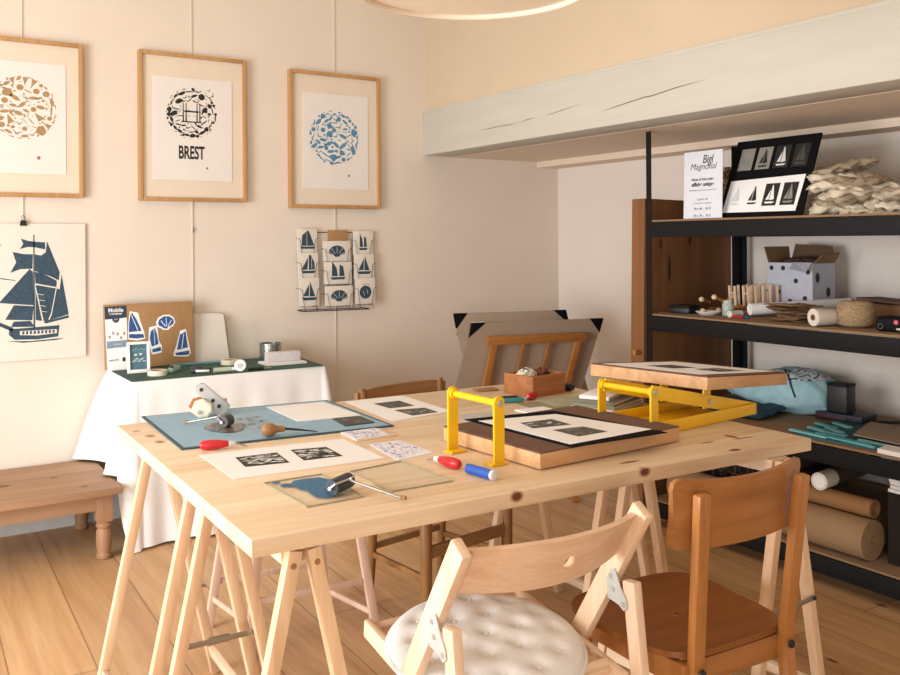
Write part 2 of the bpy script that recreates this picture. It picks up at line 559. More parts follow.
# ================================================================ SHAPE LIBRARY FOR THE PRINTS
def ell(cx, cy, a, b, n=18, rot=0.0, wob=0.0, rnd=None):
    out = []
    for k in range(n):
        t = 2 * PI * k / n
        r = 1 + (rnd.uniform(-wob, wob) if rnd else 0)
        x, y = a * r * math.cos(t), b * r * math.sin(t)
        out.append((cx + x * math.cos(rot) - y * math.sin(rot), cy + x * math.sin(rot) + y * math.cos(rot)))
    return out

def xf(poly, cx, cy, s, rot=0.0, sx=1.0):
    c, sn = math.cos(rot), math.sin(rot)
    return [(cx + (x * sx * c - y * sn) * s, cy + (x * sx * sn + y * c) * s) for x, y in poly]

MOTIFS = {
    'leaf': [(-1, 0), (-.5, .32), (.2, .36), (1, 0), (.3, -.3), (-.5, -.26)],
    'fish': [(-1, .3), (-.6, .05), (-.1, .35), (.5, .3), (1, 0), (.5, -.28), (-.1, -.33), (-.6, -.05), (-1, -.35), (-.85, 0)],
    'bird': [(-1, .45), (-.4, .3), (0, 0), (.45, .35), (1, .4), (.45, .12), (.15, -.25), (-.15, -.3), (-.4, .1)],
    'shell': [(-.9, .1), (-.6, .6), (0, .8), (.6, .6), (.9, .1), (.4, -.3), (.25, -.6), (-.25, -.6), (-.4, -.3)],
    'boat': [(-.8, -.4), (.8, -.4), (.6, -.7), (-.6, -.7)],
    'sail': [(-.5, -.7), (.6, -.6), (.1, .9)],
    'streak': [(-1, .05), (-.3, .16), (.6, .1), (1, -.05), (.3, -.12), (-.5, -.1)],
    'crab': [(-1, .5), (-.6, .2), (-.4, .4), (.4, .4), (.6, .2), (1, .5), (.8, 0), (.9, -.5), (.5, -.2), (0, -.45), (-.5, -.2), (-.9, -.5), (-.8, 0)],
    'wave': [(-1, -.2), (-.6, .25), (-.2, .3), (.1, .05), (.5, .3), (1, .1), (.7, -.05), (.4, -.02), (0, -.25), (-.5, -.05)],
}
def disc_print(fn, cx, cz, R, seed, kinds, rmin=.05, rmax=.17, n=170, skip=()):
    rnd = random.Random(seed)
    mb = MB()
    done = list(skip)
    # rim motifs first, then fill
    tries = 0
    while tries < 5200 and len(done) < n:
        tries += 1
        f = max(0, 1 - tries / 3600)
        r = R * (rmin + (rmax - rmin) * (f ** 1.2) * rnd.uniform(.6, 1))
        a = rnd.uniform(0, 2 * PI); q = (R - r * .95) * math.sqrt(rnd.uniform(.0, 1))
        if rnd.random() < .35: q = R - r * .95
        x, z = cx + q * math.cos(a), cz + q * math.sin(a)
        if any((x - px) ** 2 + (z - pz) ** 2 < ((r + pr) * .74) ** 2 for px, pz, pr in done):
            continue
        done.append((x, z, r))
        k = rnd.choice(kinds)
        if k == 'dot':
            mb.flat(ell(x, z, r * .55, r * .5, 12), fn)
        elif k == 'blob':
            mb.flat(ell(x, z, r, r * rnd.uniform(.5, .9), 14, rnd.uniform(0, PI), .22, rnd), fn)
        else:
            rot = a + PI / 2 if q > R * .7 else rnd.uniform(-.8, .8)
            mb.flat(xf(MOTIFS[k], x, z, r * 1.05, rot, rnd.choice((-1, 1))), fn)
    return mb

def boat_polys(kind):
    """sail boat in a unit box: u -.5...5, v 0..1 ; returns (dark polygons, light slits)"""
    if kind == 'lug':
        return [[(-.38, .16), (-.34, .72), (.02, .97), (.12, .9), (.45, .16)], [(-.42, .0), (.46, .0), (.48, .12), (-.46, .12)]], [[(-.05, .2), (-.02, .2), (-.03, .85), (-.05, .85)]]
    if kind == 'gaff':
        return [[(.02, .18), (.02, .95), (.12, .98), (.38, .6), (.42, .2)], [(-.06, .2), (-.02, .85), (-.46, .18)], [(-.48, .14), (.48, .14), (.36, 0), (-.34, 0)]], [[(.2, .25), (.23, .25), (.2, .8), (.18, .8)]]
    if kind == 'cutter':
        return [[(0, .2), (.03, 1.0), (.36, .2)], [(-.05, .22), (-.02, .86), (-.42, .22)], [(-.5, .15), (.5, .15), (.36, 0), (-.36, 0)]], []
    if kind == 'twin':
        return [[(-.42, .18), (-.40, .98), (-.1, .62), (-.02, .18)], [(.08, .18), (.1, .8), (.34, .7), (.44, .18)], [(-.5, .13), (.5, .13), (.42, 0), (-.42, 0)]], []
    if kind == 'shell':
        p = [(-.12, 0), (-.2, .14), (-.5, .3)]
        for k in range(9):
            a = PI * (1 - k / 8)
            p.append((.5 * math.cos(a) * 1.0, .38 + .6 * math.sin(a)))
        p += [(.5, .3), (.2, .14), (.12, 0)]
        sl = []
        for k in range(1, 6):
            a = PI * k / 6
            d = Vector((math.cos(a), math.sin(a))); s = Vector((-d.y, d.x)) * .012
            o = Vector((0, .12))
            sl.append([tuple(o + d * .2 - s), tuple(o + d * .72 - s), tuple(o + d * .72 + s), tuple(o + d * .2 + s)])
        return [p], sl
    if kind == 'berry':
        p = ell(0, .42, .48, .42, 20)
        d = [ell(x, .93 + abs(x) * -.1, .035, .04, 8) for x in (-.2, -.04, .12, .26)]
        return [p] + d, [[(-.2, .5), (-.16, .5), (-.05, .2), (-.08, .2)], [(.1, .6), (.13, .6), (.2, .3), (.17, .3)]]
    return [], []

def boat_print(kind, cx, cz, w, h, parent, fn1, fn2, ink, slit, name='print'):
    D, L = boat_polys(kind)
    mb = MB()
    for p in D:
        mb.flat([(cx + u * w, cz + v * h) for u, v in p], fn1)
    o = mb.build(name, ink, parent, smooth=False, fix=False)
    if L:
        mb = MB()
        for p in L:
            mb.flat([(cx + u * w, cz + v * h) for u, v in p], fn2)
        mb.build('carved_line', slit, o, smooth=False, fix=False)
    return o

# ================================================================ FRAMED PRINTS ON THE PICTURE WALL
def framed(label, x0, x1, z0, z1, px0, px1, pz0, pz1):
    cx, cz = (x0 + x1) / 2, (z0 + z1) / 2
    t = thing('framed_print', label, 'picture', (cx, 0, cz), group='framed prints on the picture wall')
    w_, h_ = (x1 - x0), (z1 - z0)
    f = .018
    mb = MB()
    mb.box((-w_ / 2 + f / 2, -.018, 0), (f, .034, h_), bev=.002)
    mb.box((w_ / 2 - f / 2, -.018, 0), (f, .034, h_), bev=.002)
    mb.box((0, -.018, h_ / 2 - f / 2), (w_ - 2 * f, .034, f), bev=.002)
    mb.box((0, -.018, -h_ / 2 + f / 2), (w_ - 2 * f, .034, f), bev=.002)
    mb.build('frame', M['oak'], t)
    MB().box((0, -.012, 0), (w_ - 2 * f, .018, h_ - 2 * f)).build('mount', M['mount'], t, smooth=False)
    pc = ((px0 + px1) / 2 - cx, (pz0 + pz1) / 2 - cz)
    p = MB().box((pc[0], -.0225, pc[1]), (px1 - px0, .003, pz1 - pz0)).build('paper', M['printpaper'], t, smooth=False)
    return t, p, (cx, cz)

PW = on_wall(.0246)
t, p, c = framed('oak framed print with ochre circle of sea creatures, cut off by the left edge', -3.378, -2.848, 1.503, 2.209, -3.272, -2.921, 1.607, 2.106)
disc_print(PW, -3.10 - c[0], 1.90 - c[1], .144, 3, ['fish', 'leaf', 'crab', 'blob', 'bird', 'streak', 'dot', 'sail'], .04, .2, 300).build('print', M['gold'], p, False, fix=False)
MB().flat(ell(-3.036 - c[0], 1.679 - c[1], .008, .009, 6), PW).build('stamp', M['redstamp'], p, False, fix=False)
mb = MB(); [mb.flat([(x, 1.679 - c[1]), (x + .016, 1.679 - c[1]), (x + .016, 1.681 - c[1]), (x, 1.681 - c[1])], PW) for x in (-3.20 - c[0], -3.178 - c[0], -3.15 - c[0])]
mb.build('signature', M['palegrey'], p, False, fix=False)

t, p, c = framed('oak framed black circular print with the word BREST beneath', -2.598, -2.067, 1.497, 2.217, -2.531, -2.140, 1.600, 2.101)
bx, bz = -2.344 - c[0], 1.930 - c[1]
R = .127
skip = [(bx + dx, bz + dz, .022) for dx, dz in [(-.03, .03), (-.03, 0), (-.03, -.03), (0, .03), (0, 0), (0, -.03), (.03, .03), (.03, 0), (.03, -.03), (.052, .09), (.085, .115)]]
mb = disc_print(PW, bx, bz, R, 11, ['blob', 'leaf', 'wave', 'streak', 'fish', 'boat', 'shell'], .04, .19, 300, skip)
for q in (-.034, .034):           # lift bridge towers, cross beam and sun
    for e in (-.007, .007):
        mb.flat([(bx + q + e - .0035, bz - .045), (bx + q + e + .0035, bz - .045), (bx + q + e + .002, bz + .05), (bx + q + e - .002, bz + .05)], PW)
mb.flat([(bx - .036, bz + .004), (bx + .036, bz + .004), (bx + .036, bz + .012), (bx - .036, bz + .012)], PW)
mb.flat([(bx - .05, bz - .046), (bx + .05, bz - .046), (bx + .05, bz - .04), (bx - .05, bz - .04)], PW)
mb.flat(ell(bx + .050, bz + .083, .016, .016, 16), PW)
mb.flat(xf(MOTIFS['bird'], bx + .105, bz + .092, .018, 1.0), PW)
mb.flat(xf(MOTIFS['bird'], bx + .086, bz + .117, .013, .3), PW)
mb.build('print', M['black'], p, False, fix=False)
text_mesh('lettering', 'BREST', .088, M['black'], p, M_WALL(-2.345 - c[0], 1.733 - c[1], .0246), sx=.54, bold=.0024)
MB().flat(ell(-2.268 - c[0], 1.662 - c[1], .006, .007, 6), PW).build('stamp', M['redstamp'], p, False, fix=False)

t, p, c = framed('oak framed print with blue circle of shells above the wire postcard rack', -1.832, -1.297, 1.474, 2.200, -1.756, -1.369, 1.578, 2.088)
disc_print(PW, -1.572 - c[0], 1.855 - c[1], .150, 5, ['shell', 'blob', 'leaf', 'fish', 'streak', 'bird', 'crab', 'dot'], .04, .2, 300).build('print', M['blueprint'], p, False, fix=False)
MB().flat(ell(-1.487 - c[0], 1.652 - c[1], .007, .008, 6), PW).build('stamp', M['redstamp'], p, False, fix=False)

# hanging wires
def hang_wire(x, z0, z1, label, slider=None, clip=None, y=-.006):
    t = thing('hanging_wire', label, 'wire', (x, 0, z0), group='picture hanging wires')
    MB().tube([(0, y, 0), (0, y, z1 - z0)], .0022, 6).build('wire', M['wire'], t)
    if slider:
        mb = MB(); mb.cyl((0, y, slider - z0 - .012), (0, y, slider - z0 + .012), .007, n=12); mb.build('slider', M['steel'], t)
    return t
hang_wire(-3.10, 1.405, 2.80, 'wire running behind the ochre print down to the clipped ship poster')
hang_wire(-2.338, .72, 2.80, 'wire behind the BREST print with a small slider below', slider=1.357)
hang_wire(-1.563, .30, 2.80, 'wire behind the blue print and the postcard rack')

# ship poster
t = thing('ship_poster', 'unframed poster of a dark blue tall ship under full sail', 'poster', (-3.10, 0, 1.078))
pp = MB().box((0, -.011, 0), (.524, .004, .612)).build('paper', M['offwhite'], t, smooth=False)
PF = on_wall(.0136); PF2 = on_wall(.0142)
def px(u, v):   # poster drawing units: zoomed crop pixels -> poster metres
    return ((u - 122) * .00098, (330 - v) * .000987)
S = [
    [(112, 88), (140, 98), (168, 102), (214, 106), (214, 138), (170, 128), (140, 126), (108, 136), (122, 112)],
    [(78, 148), (120, 158), (162, 160), (160, 226), (110, 226), (68, 242), (92, 196)],
    [(170, 160), (196, 166), (216, 152), (222, 100), (276, 244), (272, 282), (236, 262), (170, 236)],
    [(148, 226), (162, 240), (164, 392), (20, 376)],
    [(164, 396), (82, 388), (46, 452), (158, 460)],
    [(172, 300), (276, 316), (284, 254), (314, 440), (216, 468), (172, 460)],
    [(170, 240), (200, 246), (262, 282), (264, 312), (172, 294)],
    [(150, 462), (80, 462), (70, 486), (168, 490)],
    [(62, 494), (110, 494), (274, 488), (268, 540), (180, 548), (84, 544), (60, 520)],
    [(0, 456), (14, 458), (78, 490), (74, 506), (10, 474)],
    [(164, 72), (169, 72), (170, 496), (163, 496)],
    [(50, 548), (150, 554), (298, 548), (260, 556), (120, 560)],
    [(26, 264), (90, 276), (90, 279), (26, 269)],
    [(204, 470), (314, 444), (314, 456), (214, 478)],
    [(2, 132), (18, 114), (36, 116), (20, 122), (10, 136)],
]
mb = MB(); [mb.flat([px(*q) for q in poly], PF) for poly in S]
pr = mb.build('print', M['navy'], pp, False, fix=False)
L = [[(170, 292), (276, 316), (276, 322), (170, 298)], [(168, 300), (172, 300), (206, 466), (200, 468)], [(262, 300), (266, 300), (240, 440), (230, 462), (226, 460), (238, 430)],
     [(106, 506), (262, 506), (262, 524), (176, 530), (106, 524)], [(180, 340), (208, 346), (208, 348), (180, 343)], [(182, 366), (212, 372), (212, 374), (182, 369)], [(186, 392), (216, 398), (216, 400), (186, 395)], [(190, 418), (220, 424), (220, 426), (190, 421)]]
mb = MB(); [mb.flat([px(*q) for q in poly], PF2) for poly in L]
mb.build('carved_line', M['offwhite'], pr, False, fix=False)
mb = MB()
for k in range(9):
    mb.flat([px(116 + k * 16, 508), px(125 + k * 16, 508), px(124 + k * 16, 522), px(115 + k * 16, 522)], on_wall(.0148))
mb.build('gun_port', M['navy'], pr, False, fix=False)
t = thing('bulldog_clip', 'small black bulldog clip holding the top of the ship poster', 'clip', (-3.10, -.012, 1.386))
mb = MB(); mb.prism([(-.014, -.012), (.014, -.012), (.010, .012), (-.010, .012)], .016, Matrix.Translation((0, .004, 0)) @ Matrix.Rotation(PI / 2, 4, 'X'), .001)
mb.build('jaw', M['blackplastic'], t)
MB().tube([(-.004, -.004, .01), (-.006, -.006, .03), (0, -.006, .036), (.006, -.006, .03), (.004, -.004, .01)], .0012, 6).build('handle', M['darkmetal'], t)

# ================================================================ WIRE POSTCARD RACK
rackx, rackz = -1.566, 1.135
t = thing('postcard_rack', 'black wire wall rack holding three columns of postcards', 'rack', (rackx, 0, rackz))
mb = MB()
def rk(x, z, y=-.030): return (x - rackx, y, z - rackz)
mb.tube([rk(-1.745, 1.345, -.01), rk(-1.39, 1.345, -.01)], .002, 6)
for xx in (-1.672, -1.46):
    mb.tube([rk(xx, 1.345, -.01), rk(xx, .935, -.01)], .0018, 6)
mb.tube([rk(-1.785, .935, -.01), rk(-1.785, .932, -.075), rk(-1.393, .928, -.075), rk(-1.393, .93, -.01)], .0024, 6)
mb.tube([rk(-1.785, .935, -.01), rk(-1.393, .93, -.01)], .002, 6)
mb.build('back_frame', M['blackmetal'], t)
POCK = []
for ci, (xa, xb, tops, bots) in enumerate([(-1.79, -1.677, (1.363, 1.237, 1.106), (1.232, 1.102, .958)), (-1.645, -1.482, (1.299, 1.187, 1.058), (1.190, 1.068, .952)), (-1.464, -1.342, (1.353, 1.226, 1.096), (1.222, 1.09, .955))]):
    for ri in range(3):
        POCK.append((ci, ri, xa, xb, tops[ri], bots[ri], -.022 - .012 * ri - (.004 if ci == 1 else 0)))
for ci, ri, xa, xb, zt, zb, y in POCK:
    mb = MB()
    yy = y - .009
    h = (zt - zb)
    i_ = .012
    zz = zb - .004
    mb.tube([rk(xa - .004, zt - h * .38, -.012), rk(xa - .004, zt - h * .38, yy), rk(xa + i_, zt - h * .42, yy), rk(xa + i_ + .012, zz, yy), rk(xb - i_ - .012, zz, yy), rk(xb - i_, zt - h * .42, yy), rk(xb + .004, zt - h * .38, yy), rk(xb + .004, zt - h * .38, -.012)], .0013, 5)
    mb.tube([rk(xa + i_ + .012, zz, yy), rk(xa + i_ + .012, zz, -.012)], .0013, 5)
    mb.tube([rk(xb - i_ - .012, zz, yy), rk(xb - i_ - .012, zz, -.012)], .0013, 5)
    if ri == 2:
        mb.tube([rk(xa + i_ + .012, zz, yy), rk(xa + i_ + .012, .933, -.072)], .0013, 5)
        mb.tube([rk(xb - i_ - .012, zz, yy), rk(xb - i_ - .012, .933, -.072)], .0013, 5)
    mb.build('wire_pocket', M['blackmetal'], t)
kinds = [['lug', 'gaff', 'cutter'], ['shell', 'twin', 'shell'], ['twin', 'cutter', 'berry']]
cname = ['left', 'middle', 'right']; rname = ['top', 'centre', 'bottom']
desc = {'lug': 'blue lug-sail boat', 'gaff': 'blue gaff-rigged boat', 'cutter': 'blue pointed-sail boat', 'shell': 'blue scallop shell', 'twin': 'blue two-sail boat', 'berry': 'blue round berry-like shape'}
for ci, ri, xa, xb, zt, zb, y in POCK:
    k = kinds[ci][ri]
    t = thing('postcard', 'postcard with %s in the %s pocket of the %s column' % (desc[k], rname[ri], cname[ci]), 'postcard', ((xa + xb) / 2, y, zb), group='postcards in the wire rack')
    MB().box((0, 0, (zt - zb) / 2), (xb - xa, .006, zt - zb), bev=.001).build('card', M['offwhite'], t)
    sw, sh = ((.088, .100) if k not in ('shell', 'berry') else (.098, .062))
    if k == 'berry': sw, sh = .075, .085
    if k == 'twin' and ci == 2: sw, sh = .052, .095
    boat_print(k, 0, (zt - zb) * (.2 if k != 'shell' else .22), sw, sh, t, on_wall(.0036), on_wall(.0041), M['cardblue'], M['offwhite'])
t = thing('brown_label_card', 'small blank brown card at the top of the postcard rack', 'card', (-1.554, -.018, 1.295))
MB().box((0, 0, .031), (.118, .003, .062), bev=.0005).build('card', M['cardboard'], t)

# ================================================================ SIDE TABLE UNDER A CLOTH
SX0, SX1, SY0, SY1, SZ = -2.748, -1.850, -.50, -.035, .700
def cloth_mesh():
    """perimeter from the back-left corner, round the left side and front to the back-right corner"""
    mb = MB()
    cr = .018
    pts = []
    def arc(cx, cy, a0, a1, n=14):
        return [(cx + cr * math.cos(a), cy + cr * math.sin(a), math.cos(a), math.sin(a)) for a in [a0 + (a1 - a0) * k / n for k in range(n + 1)]]
    def seg(xa, ya, xb, yb, nx, ny, n):
        return [(xa + (xb - xa) * k / n, ya + (yb - ya) * k / n, nx, ny) for k in range(1, n)]
    pts += arc(SX0 + cr, SY1 - cr, PI / 2, PI, 10)
    iL0 = len(pts)
    pts += seg(SX0, SY1 - cr, SX0, SY0 + cr, -1, 0, 30)
    iL1 = len(pts)
    pts += arc(SX0 + cr, SY0 + cr, PI, 1.5 * PI, 18)
    iF0 = len(pts)
    pts += seg(SX0 + cr, SY0, SX1 - cr, SY0, 0, -1, 90)
    iF1 = len(pts)
    pts += arc(SX1 - cr, SY0 + cr, 1.5 * PI, 2 * PI, 18)
    iR0 = len(pts)
    pts += seg(SX1, SY0 + cr, SX1, SY1 - cr, 1, 0, 24)
    pts += arc(SX1 - cr, SY1 - cr, 0, PI / 2, 8)
    n = len(pts)
    NV = 26
    rows = []
    for i, (x, y, nx, ny) in enumerate(pts):
        col = []
        # bottom height, flare and folds depend on where we are
        dl = math.exp(-((i - (iL1 + 9)) / 9.0) ** 2)        # front-left corner
        dr = math.exp(-((i - (iF1 + 9)) / 9.0) ** 2)        # front-right corner
        db = math.exp(-((i - 6) / 8.0) ** 2)                # back-left corner
        if i < iL1:
            zb = .312
        elif i < iF0:
            q_ = min(1, max(0, (i - iL1 - 1) / 13)); q_ = q_ * q_ * (3 - 2 * q_)
            zb = .312 + (.004 - .312) * q_
        else:
            zb = .012
        flare = .045 + .03 * dl + .06 * dr + .12 * db
        if iL0 <= i < iL1:
            q = (i - iL0) / (iL1 - iL0)
            flare += .05 * math.exp(-((q - .80) / .13) ** 2) - .035 * math.exp(-((q - .52) / .16) ** 2)
        if iF0 <= i < iF1:
            k = i - iF0
            flare += .010 * math.sin(k * .21 + 1.0) + .006 * math.sin(k * .47) - .02
        if i >= iR0:
            flare += .02 * math.sin((i - iR0) * .8)
        for j in range(NV + 1):
            v = j / NV
            z = SZ + .004 - (SZ + .004 - zb) * v
            f = flare * (v ** .8) * (1 if v < .97 else 1.03)
            xx, yy = x + nx * f, y + ny * f
            yy = min(yy, -.022)
            col.append(mb.bm.verts.new((xx, yy, z)))
        rows.append(col)
    for i in range(n - 1):
        for j in range(NV):
            mb.bm.faces.new((rows[i][j], rows[i + 1][j], rows[i + 1][j + 1], rows[i][j + 1]))
    mb.bm.faces.new([r[0] for r in rows])
    return mb
co = cloth_mesh().build('tablecloth', M['cloth'], None, angle=70)
tag(co, 'long white cloth draped over the side table by the wall', 'tablecloth')
ZS = SZ + .0045   # cloth top

t = thing('green_mat', 'thin dark green cutting mat covering the side table top', 'mat', (-2.30, -.275, ZS))
mb = MB(); mb.prism([(-.445, .225), (-.448, -.210), (.432, -.236), (.462, .205)], .004)
mb.build('sheet', M['green_mat'], t, smooth=False)
ZM = ZS + .0045

# brown board with boat and shell cut-outs
t = thing('cardboard_display', 'brown cardboard display with blue boat and shell cut-outs and printed label', 'display board', (-2.566, -.078, ZM), rot=(-.10, 0, 0))
w_, h_ = .408, .300
MB().box((0, -.015, h_ / 2), (w_, .030, h_), bev=.002).build('board', M['cardboard'], t)
DF = [on_wall(.0306 + .0006 * k) for k in range(6)]
def disp(u, v):   # crop pixels of the display (60..755 , 50..520) -> metres
    return ((u - 407) * .408 / 690, (530 - v) * .300 / 480)
lb = MB(); lb.flat([disp(62, 66), disp(228, 62), disp(226, 540), disp(72, 540)], DF[0])
lab = lb.build('label_panel', M['white'], t, False, fix=False)
mb = MB(); mb.flat([disp(62, 66), disp(228, 62), disp(228, 152), disp(172, 156), disp(170, 172), disp(158, 184), disp(146, 188), disp(132, 184), disp(120, 172), disp(118, 158), disp(64, 160)], DF[1])
M['slate'] = plain('label_slate', '#2f3f4c', .6)
mb.build('label_header', M['slate'], lab, False, fix=False)
mb = MB(); mb.flat([disp(74, 322), disp(226, 318), disp(226, 368), disp(74, 374)], DF[1])
M['greyblue'] = plain('label_greyblue', '#7d96a8', .6)
mb.build('label_band', M['greyblue'], lab, False, fix=False)
def dtext(s, u, v, size, mat, sx=1, bold=0):
    x, z = disp(u, v)
    text_mesh('lettering', s, size, mat, lab, M_WALL(x, z, .0330), sx, bold=bold)
dtext('Mobile', 146, 95, .026, M['white'], .95, .0006); dtext('à composer', 146, 120, .013, M['white'], .9, .0003); dtext('DIY', 146, 163, .010, M['white'], 1)
dtext('création', 150, 345, .012, M['white'], .9); dtext('papier & fil', 120, 460, .011, M['black'], .9)
mb = MB()
for (u, v) in ((95, 290), (122, 262), (155, 270), (180, 300), (205, 268)):
    x, z = disp(u, v); mb.flat(ell(x, z, .006, .008, 8), DF[2])
M['pinkgrey'] = plain('label_pinkgrey', '#b59a9c', .7)
mb.build('motif', M['pinkgrey'], lab, False, fix=False)
mb = MB(); x, z = disp(198, 460); mb.flat(ell(x, z, .008, .011, 10), DF[1]); mb.build('seal', M['slate'], lab, False, fix=False)
def sticker(outline, blues, lines, name='boat_sticker'):
    mb = MB(); mb.flat([disp(*q) for q in outline], DF[1]); s = mb.build(name, M['white'], t, False, fix=False)
    mb = MB(); [mb.flat([disp(*q) for q in poly], DF[3]) for poly in blues]; mb.build('blue_print', M['stickerblue'], s, False, fix=False)
    if lines:
        mb = MB(); [mb.flat([disp(*q) for q in poly], DF[4]) for poly in lines]; mb.build('white_line', M['white'], s, False, fix=False)
sticker([(252, 106), (300, 116), (318, 122), (330, 180), (358, 262), (368, 318), (300, 328), (236, 316), (234, 268), (240, 180)],
        [[(258, 126), (268, 120), (300, 168), (338, 256), (240, 262), (244, 190)], [(242, 276), (350, 282), (358, 308), (300, 312), (240, 304)]], [[(258, 130), (262, 128), (312, 250), (306, 252)]])
sticker([(398, 234), (456, 224), (466, 262), (472, 340), (494, 380), (492, 428), (430, 440), (412, 436), (388, 340)],
        [[(410, 262), (444, 244), (458, 300), (466, 364), (414, 378), (400, 320)], [(414, 400), (482, 386), (486, 416), (420, 424)]], [[(432, 256), (436, 255), (440, 366), (436, 368)]])
sticker([(644, 272), (692, 264), (702, 330), (716, 400), (724, 450), (700, 472), (620, 470), (582, 462), (584, 440), (606, 390)],
        [[(640, 300), (660, 296), (686, 280), (692, 340), (702, 404), (612, 418), (618, 390)], [(594, 440), (712, 428), (712, 454), (690, 462), (606, 458)]], [[(668, 300), (672, 300), (654, 408), (648, 409)]])
sticker([(452, 200), (470, 166), (512, 146), (560, 146), (596, 168), (608, 204), (590, 234), (566, 244), (552, 262), (506, 260), (490, 246), (462, 236)],
        [[(468, 206), (480, 178), (516, 158), (556, 158), (586, 178), (596, 204), (576, 228), (548, 236), (540, 250), (512, 248), (500, 236), (476, 226)]],
        [[(524, 236), (490, 190), (494, 186), (530, 234)], [(534, 234), (530, 168), (535, 168), (539, 234)], [(544, 234), (574, 186), (578, 190), (548, 236)]], 'shell_sticker')

# small framed print
t = thing('small_picture', 'small white framed teal print leaning on the cardboard display', 'picture', (-2.663, -.262, ZM), rot=(-.12, 0, -.06))
mb = MB()
mb.box((-.043, -.008, .070), (.012, .016, .14), bev=.002); mb.box((.043, -.008, .070), (.012, .016, .14), bev=.002)
mb.box((0, -.008, .134), (.074, .016, .012), bev=.002); mb.box((0, -.008, .008), (.074, .016, .016), bev=.002)
mb.box((0, .004, .07), (.09, .008, .136))
mb.build('frame', M['white'], t)
pr = MB().box((0, -.003, .072), (.074, .006, .112)).build('print', M['teal_print'] if 'teal_print' in M else plain('teal_print', '#4b707c', .7, var=.2, scale=60), t, False)
mb = MB()
for x, z in ((-.012, .082), (.010, .084)): mb.flat(ell(x, z, .007, .005, 8), on_wall(.0066))
for k in range(7): mb.flat(xf(MOTIFS['wave'], -.022 + .008 * k, .052 + .006 * (k % 3), .009), on_wall(.0066))
for k in range(5): mb.flat(xf(MOTIFS['streak'], -.02 + .011 * k, .104 + .004 * (k % 2), .006), on_wall(.0066))
mb.build('print_motif', M['palegrey'], pr, False, fix=False)
MB().bar((0, .05, 0), (0, .012, .10), .02, .004).build('stand', M['white'], t)

def tape_roll(label, x, y, r=.042, h=.022):
    t = thing('tape_roll', label, 'tape roll', (x, y, ZM), group='masking tape rolls on the side table')
    MB().lathe([(r * .62, 0), (r, 0), (r, h), (r * .62, h), (r * .62, 0)], 40).build('tape', M['tape'], t)
    MB().lathe([(r * .56, .001), (r * .62, .001), (r * .62, h - .001), (r * .56, h - .001), (r * .56, .001)], 40).build('core', M['cardboard'], t)
tape_roll('masking tape roll lying in front of the small teal framed print', -2.610, -.375)
tape_roll('masking tape roll lying before the leaning pale boards', -2.225, -.215)

t = thing('tape_dispenser', 'pale teal hand tool beside the front masking tape roll', 'tool', (-2.515, -.30, ZM), rotz=.9)
mb = MB(); mb.prism([(-.05, -.014), (.03, -.018), (.058, -.004), (.05, .016), (-.02, .018), (-.055, .008)], .022, None, .004); mb.build('body', plain('pale_teal', '#a9c9c2', .5), t)
MB().box((-.035, 0, .024), (.03, .02, .008), bev=.002).build('grip', M['darkmetal'], t)
MB().box((.02, 0, .025), (.05, .006, .006), bev=.002).build('blade_slider', M['steel'], t)

t = thing('staple_gun', 'black and silver hand tool on the middle of the green mat', 'tool', (-2.43, -.42, ZM), rotz=-.4)
MB().box((0, 0, .012), (.085, .03, .022), bev=.004).build('body', M['blackplastic'], t)
MB().box((.01, -.016, .010), (.06, .004, .012), bev=.001).build('side_plate', M['chrome'], t)
MB().box((-.02, 0, .026), (.05, .018, .008), bev=.003).build('handle', M['darkmetal'], t)
t = thing('teal_ruler', 'long teal ruler lying at the foot of the cardboard display', 'ruler', (-2.33, -.125, ZM), rotz=-.12)
MB().box((0, 0, .004), (.30, .032, .008), bev=.001).build('strip', M['teal'], t)
MB().box((0, -.013, .0084), (.30, .004, .001)).build('scale_edge', M['palegrey'], t, False)
t = thing('glue_stick', 'pale green tube lying on the green mat beside the black tool', 'tube', (-2.335, -.455, ZM), rotz=-.05)
MB().cyl((-.045, 0, .011), (.03, 0, .011), .011, n=20).build('tube', plain('pale_green', '#b8c4a8', .5), t)
MB().cyl((.03, 0, .011), (.052, 0, .011), .009, n=20).build('cap', M['white'], t)
t = thing('white_spool', 'round white disc spool standing on edge on the green mat', 'spool', (-2.262, -.465, ZM), rotz=-.5)
MB().cyl((0, -.012, .026), (0, .012, .026), .026, n=36).build('rim', M['white'], t)
mb = MB(); mb.cyl((0, -.0155, .026), (0, .014, .026), .012, n=24); mb.build('hub', M['steel'], t)
t = thing('screwdriver', 'dark metal pen-like tool lying between the white spool and the note pad', 'tool', (-2.18, -.485, ZM), rotz=-.05)
MB().cyl((-.05, 0, .007), (.02, 0, .007), .007, n=14).build('handle', M['darkmetal'], t)
MB().cyl((.02, 0, .007), (.06, 0, .007), .003, n=10).build('shaft', M['steel'], t)
t = thing('tin_can', 'open metal tin can at the back of the side table', 'tin', (-1.985, -.130, ZM))
MB().lathe([(0, .002), (.052, .002), (.052, 0), (.054, 0), (.054, .072), (.058, .074), (.058, .078), (.051, .078), (.051, .006), (0, .006)], 40).build('can', M['tin'], t)
MB().lathe([(0, .05), (.0505, .05), (.0505, .051), (0, .051)], 40).build('contents', M['midgrey'], t)
t = thing('note_pad', 'lilac-grey block of cards standing on a white pad', 'pad', (-2.005, -.335, ZM), rotz=-.03)
MB().box((0, 0, .005), (.20, .13, .010), bev=.001).build('base_pad', M['white'], t)
MB().box((.005, .01, .033), (.165, .05, .045), bev=.002).build('card_block', plain('lilac_card', '#d9d3d6', .6, var=.08, scale=90), t)
t = thing('leaning_board', 'pale unpainted thin board leaning on the wall beside the cardboard display', 'board', (-2.265, -.07, ZM), rot=(-.17, 0, 0))
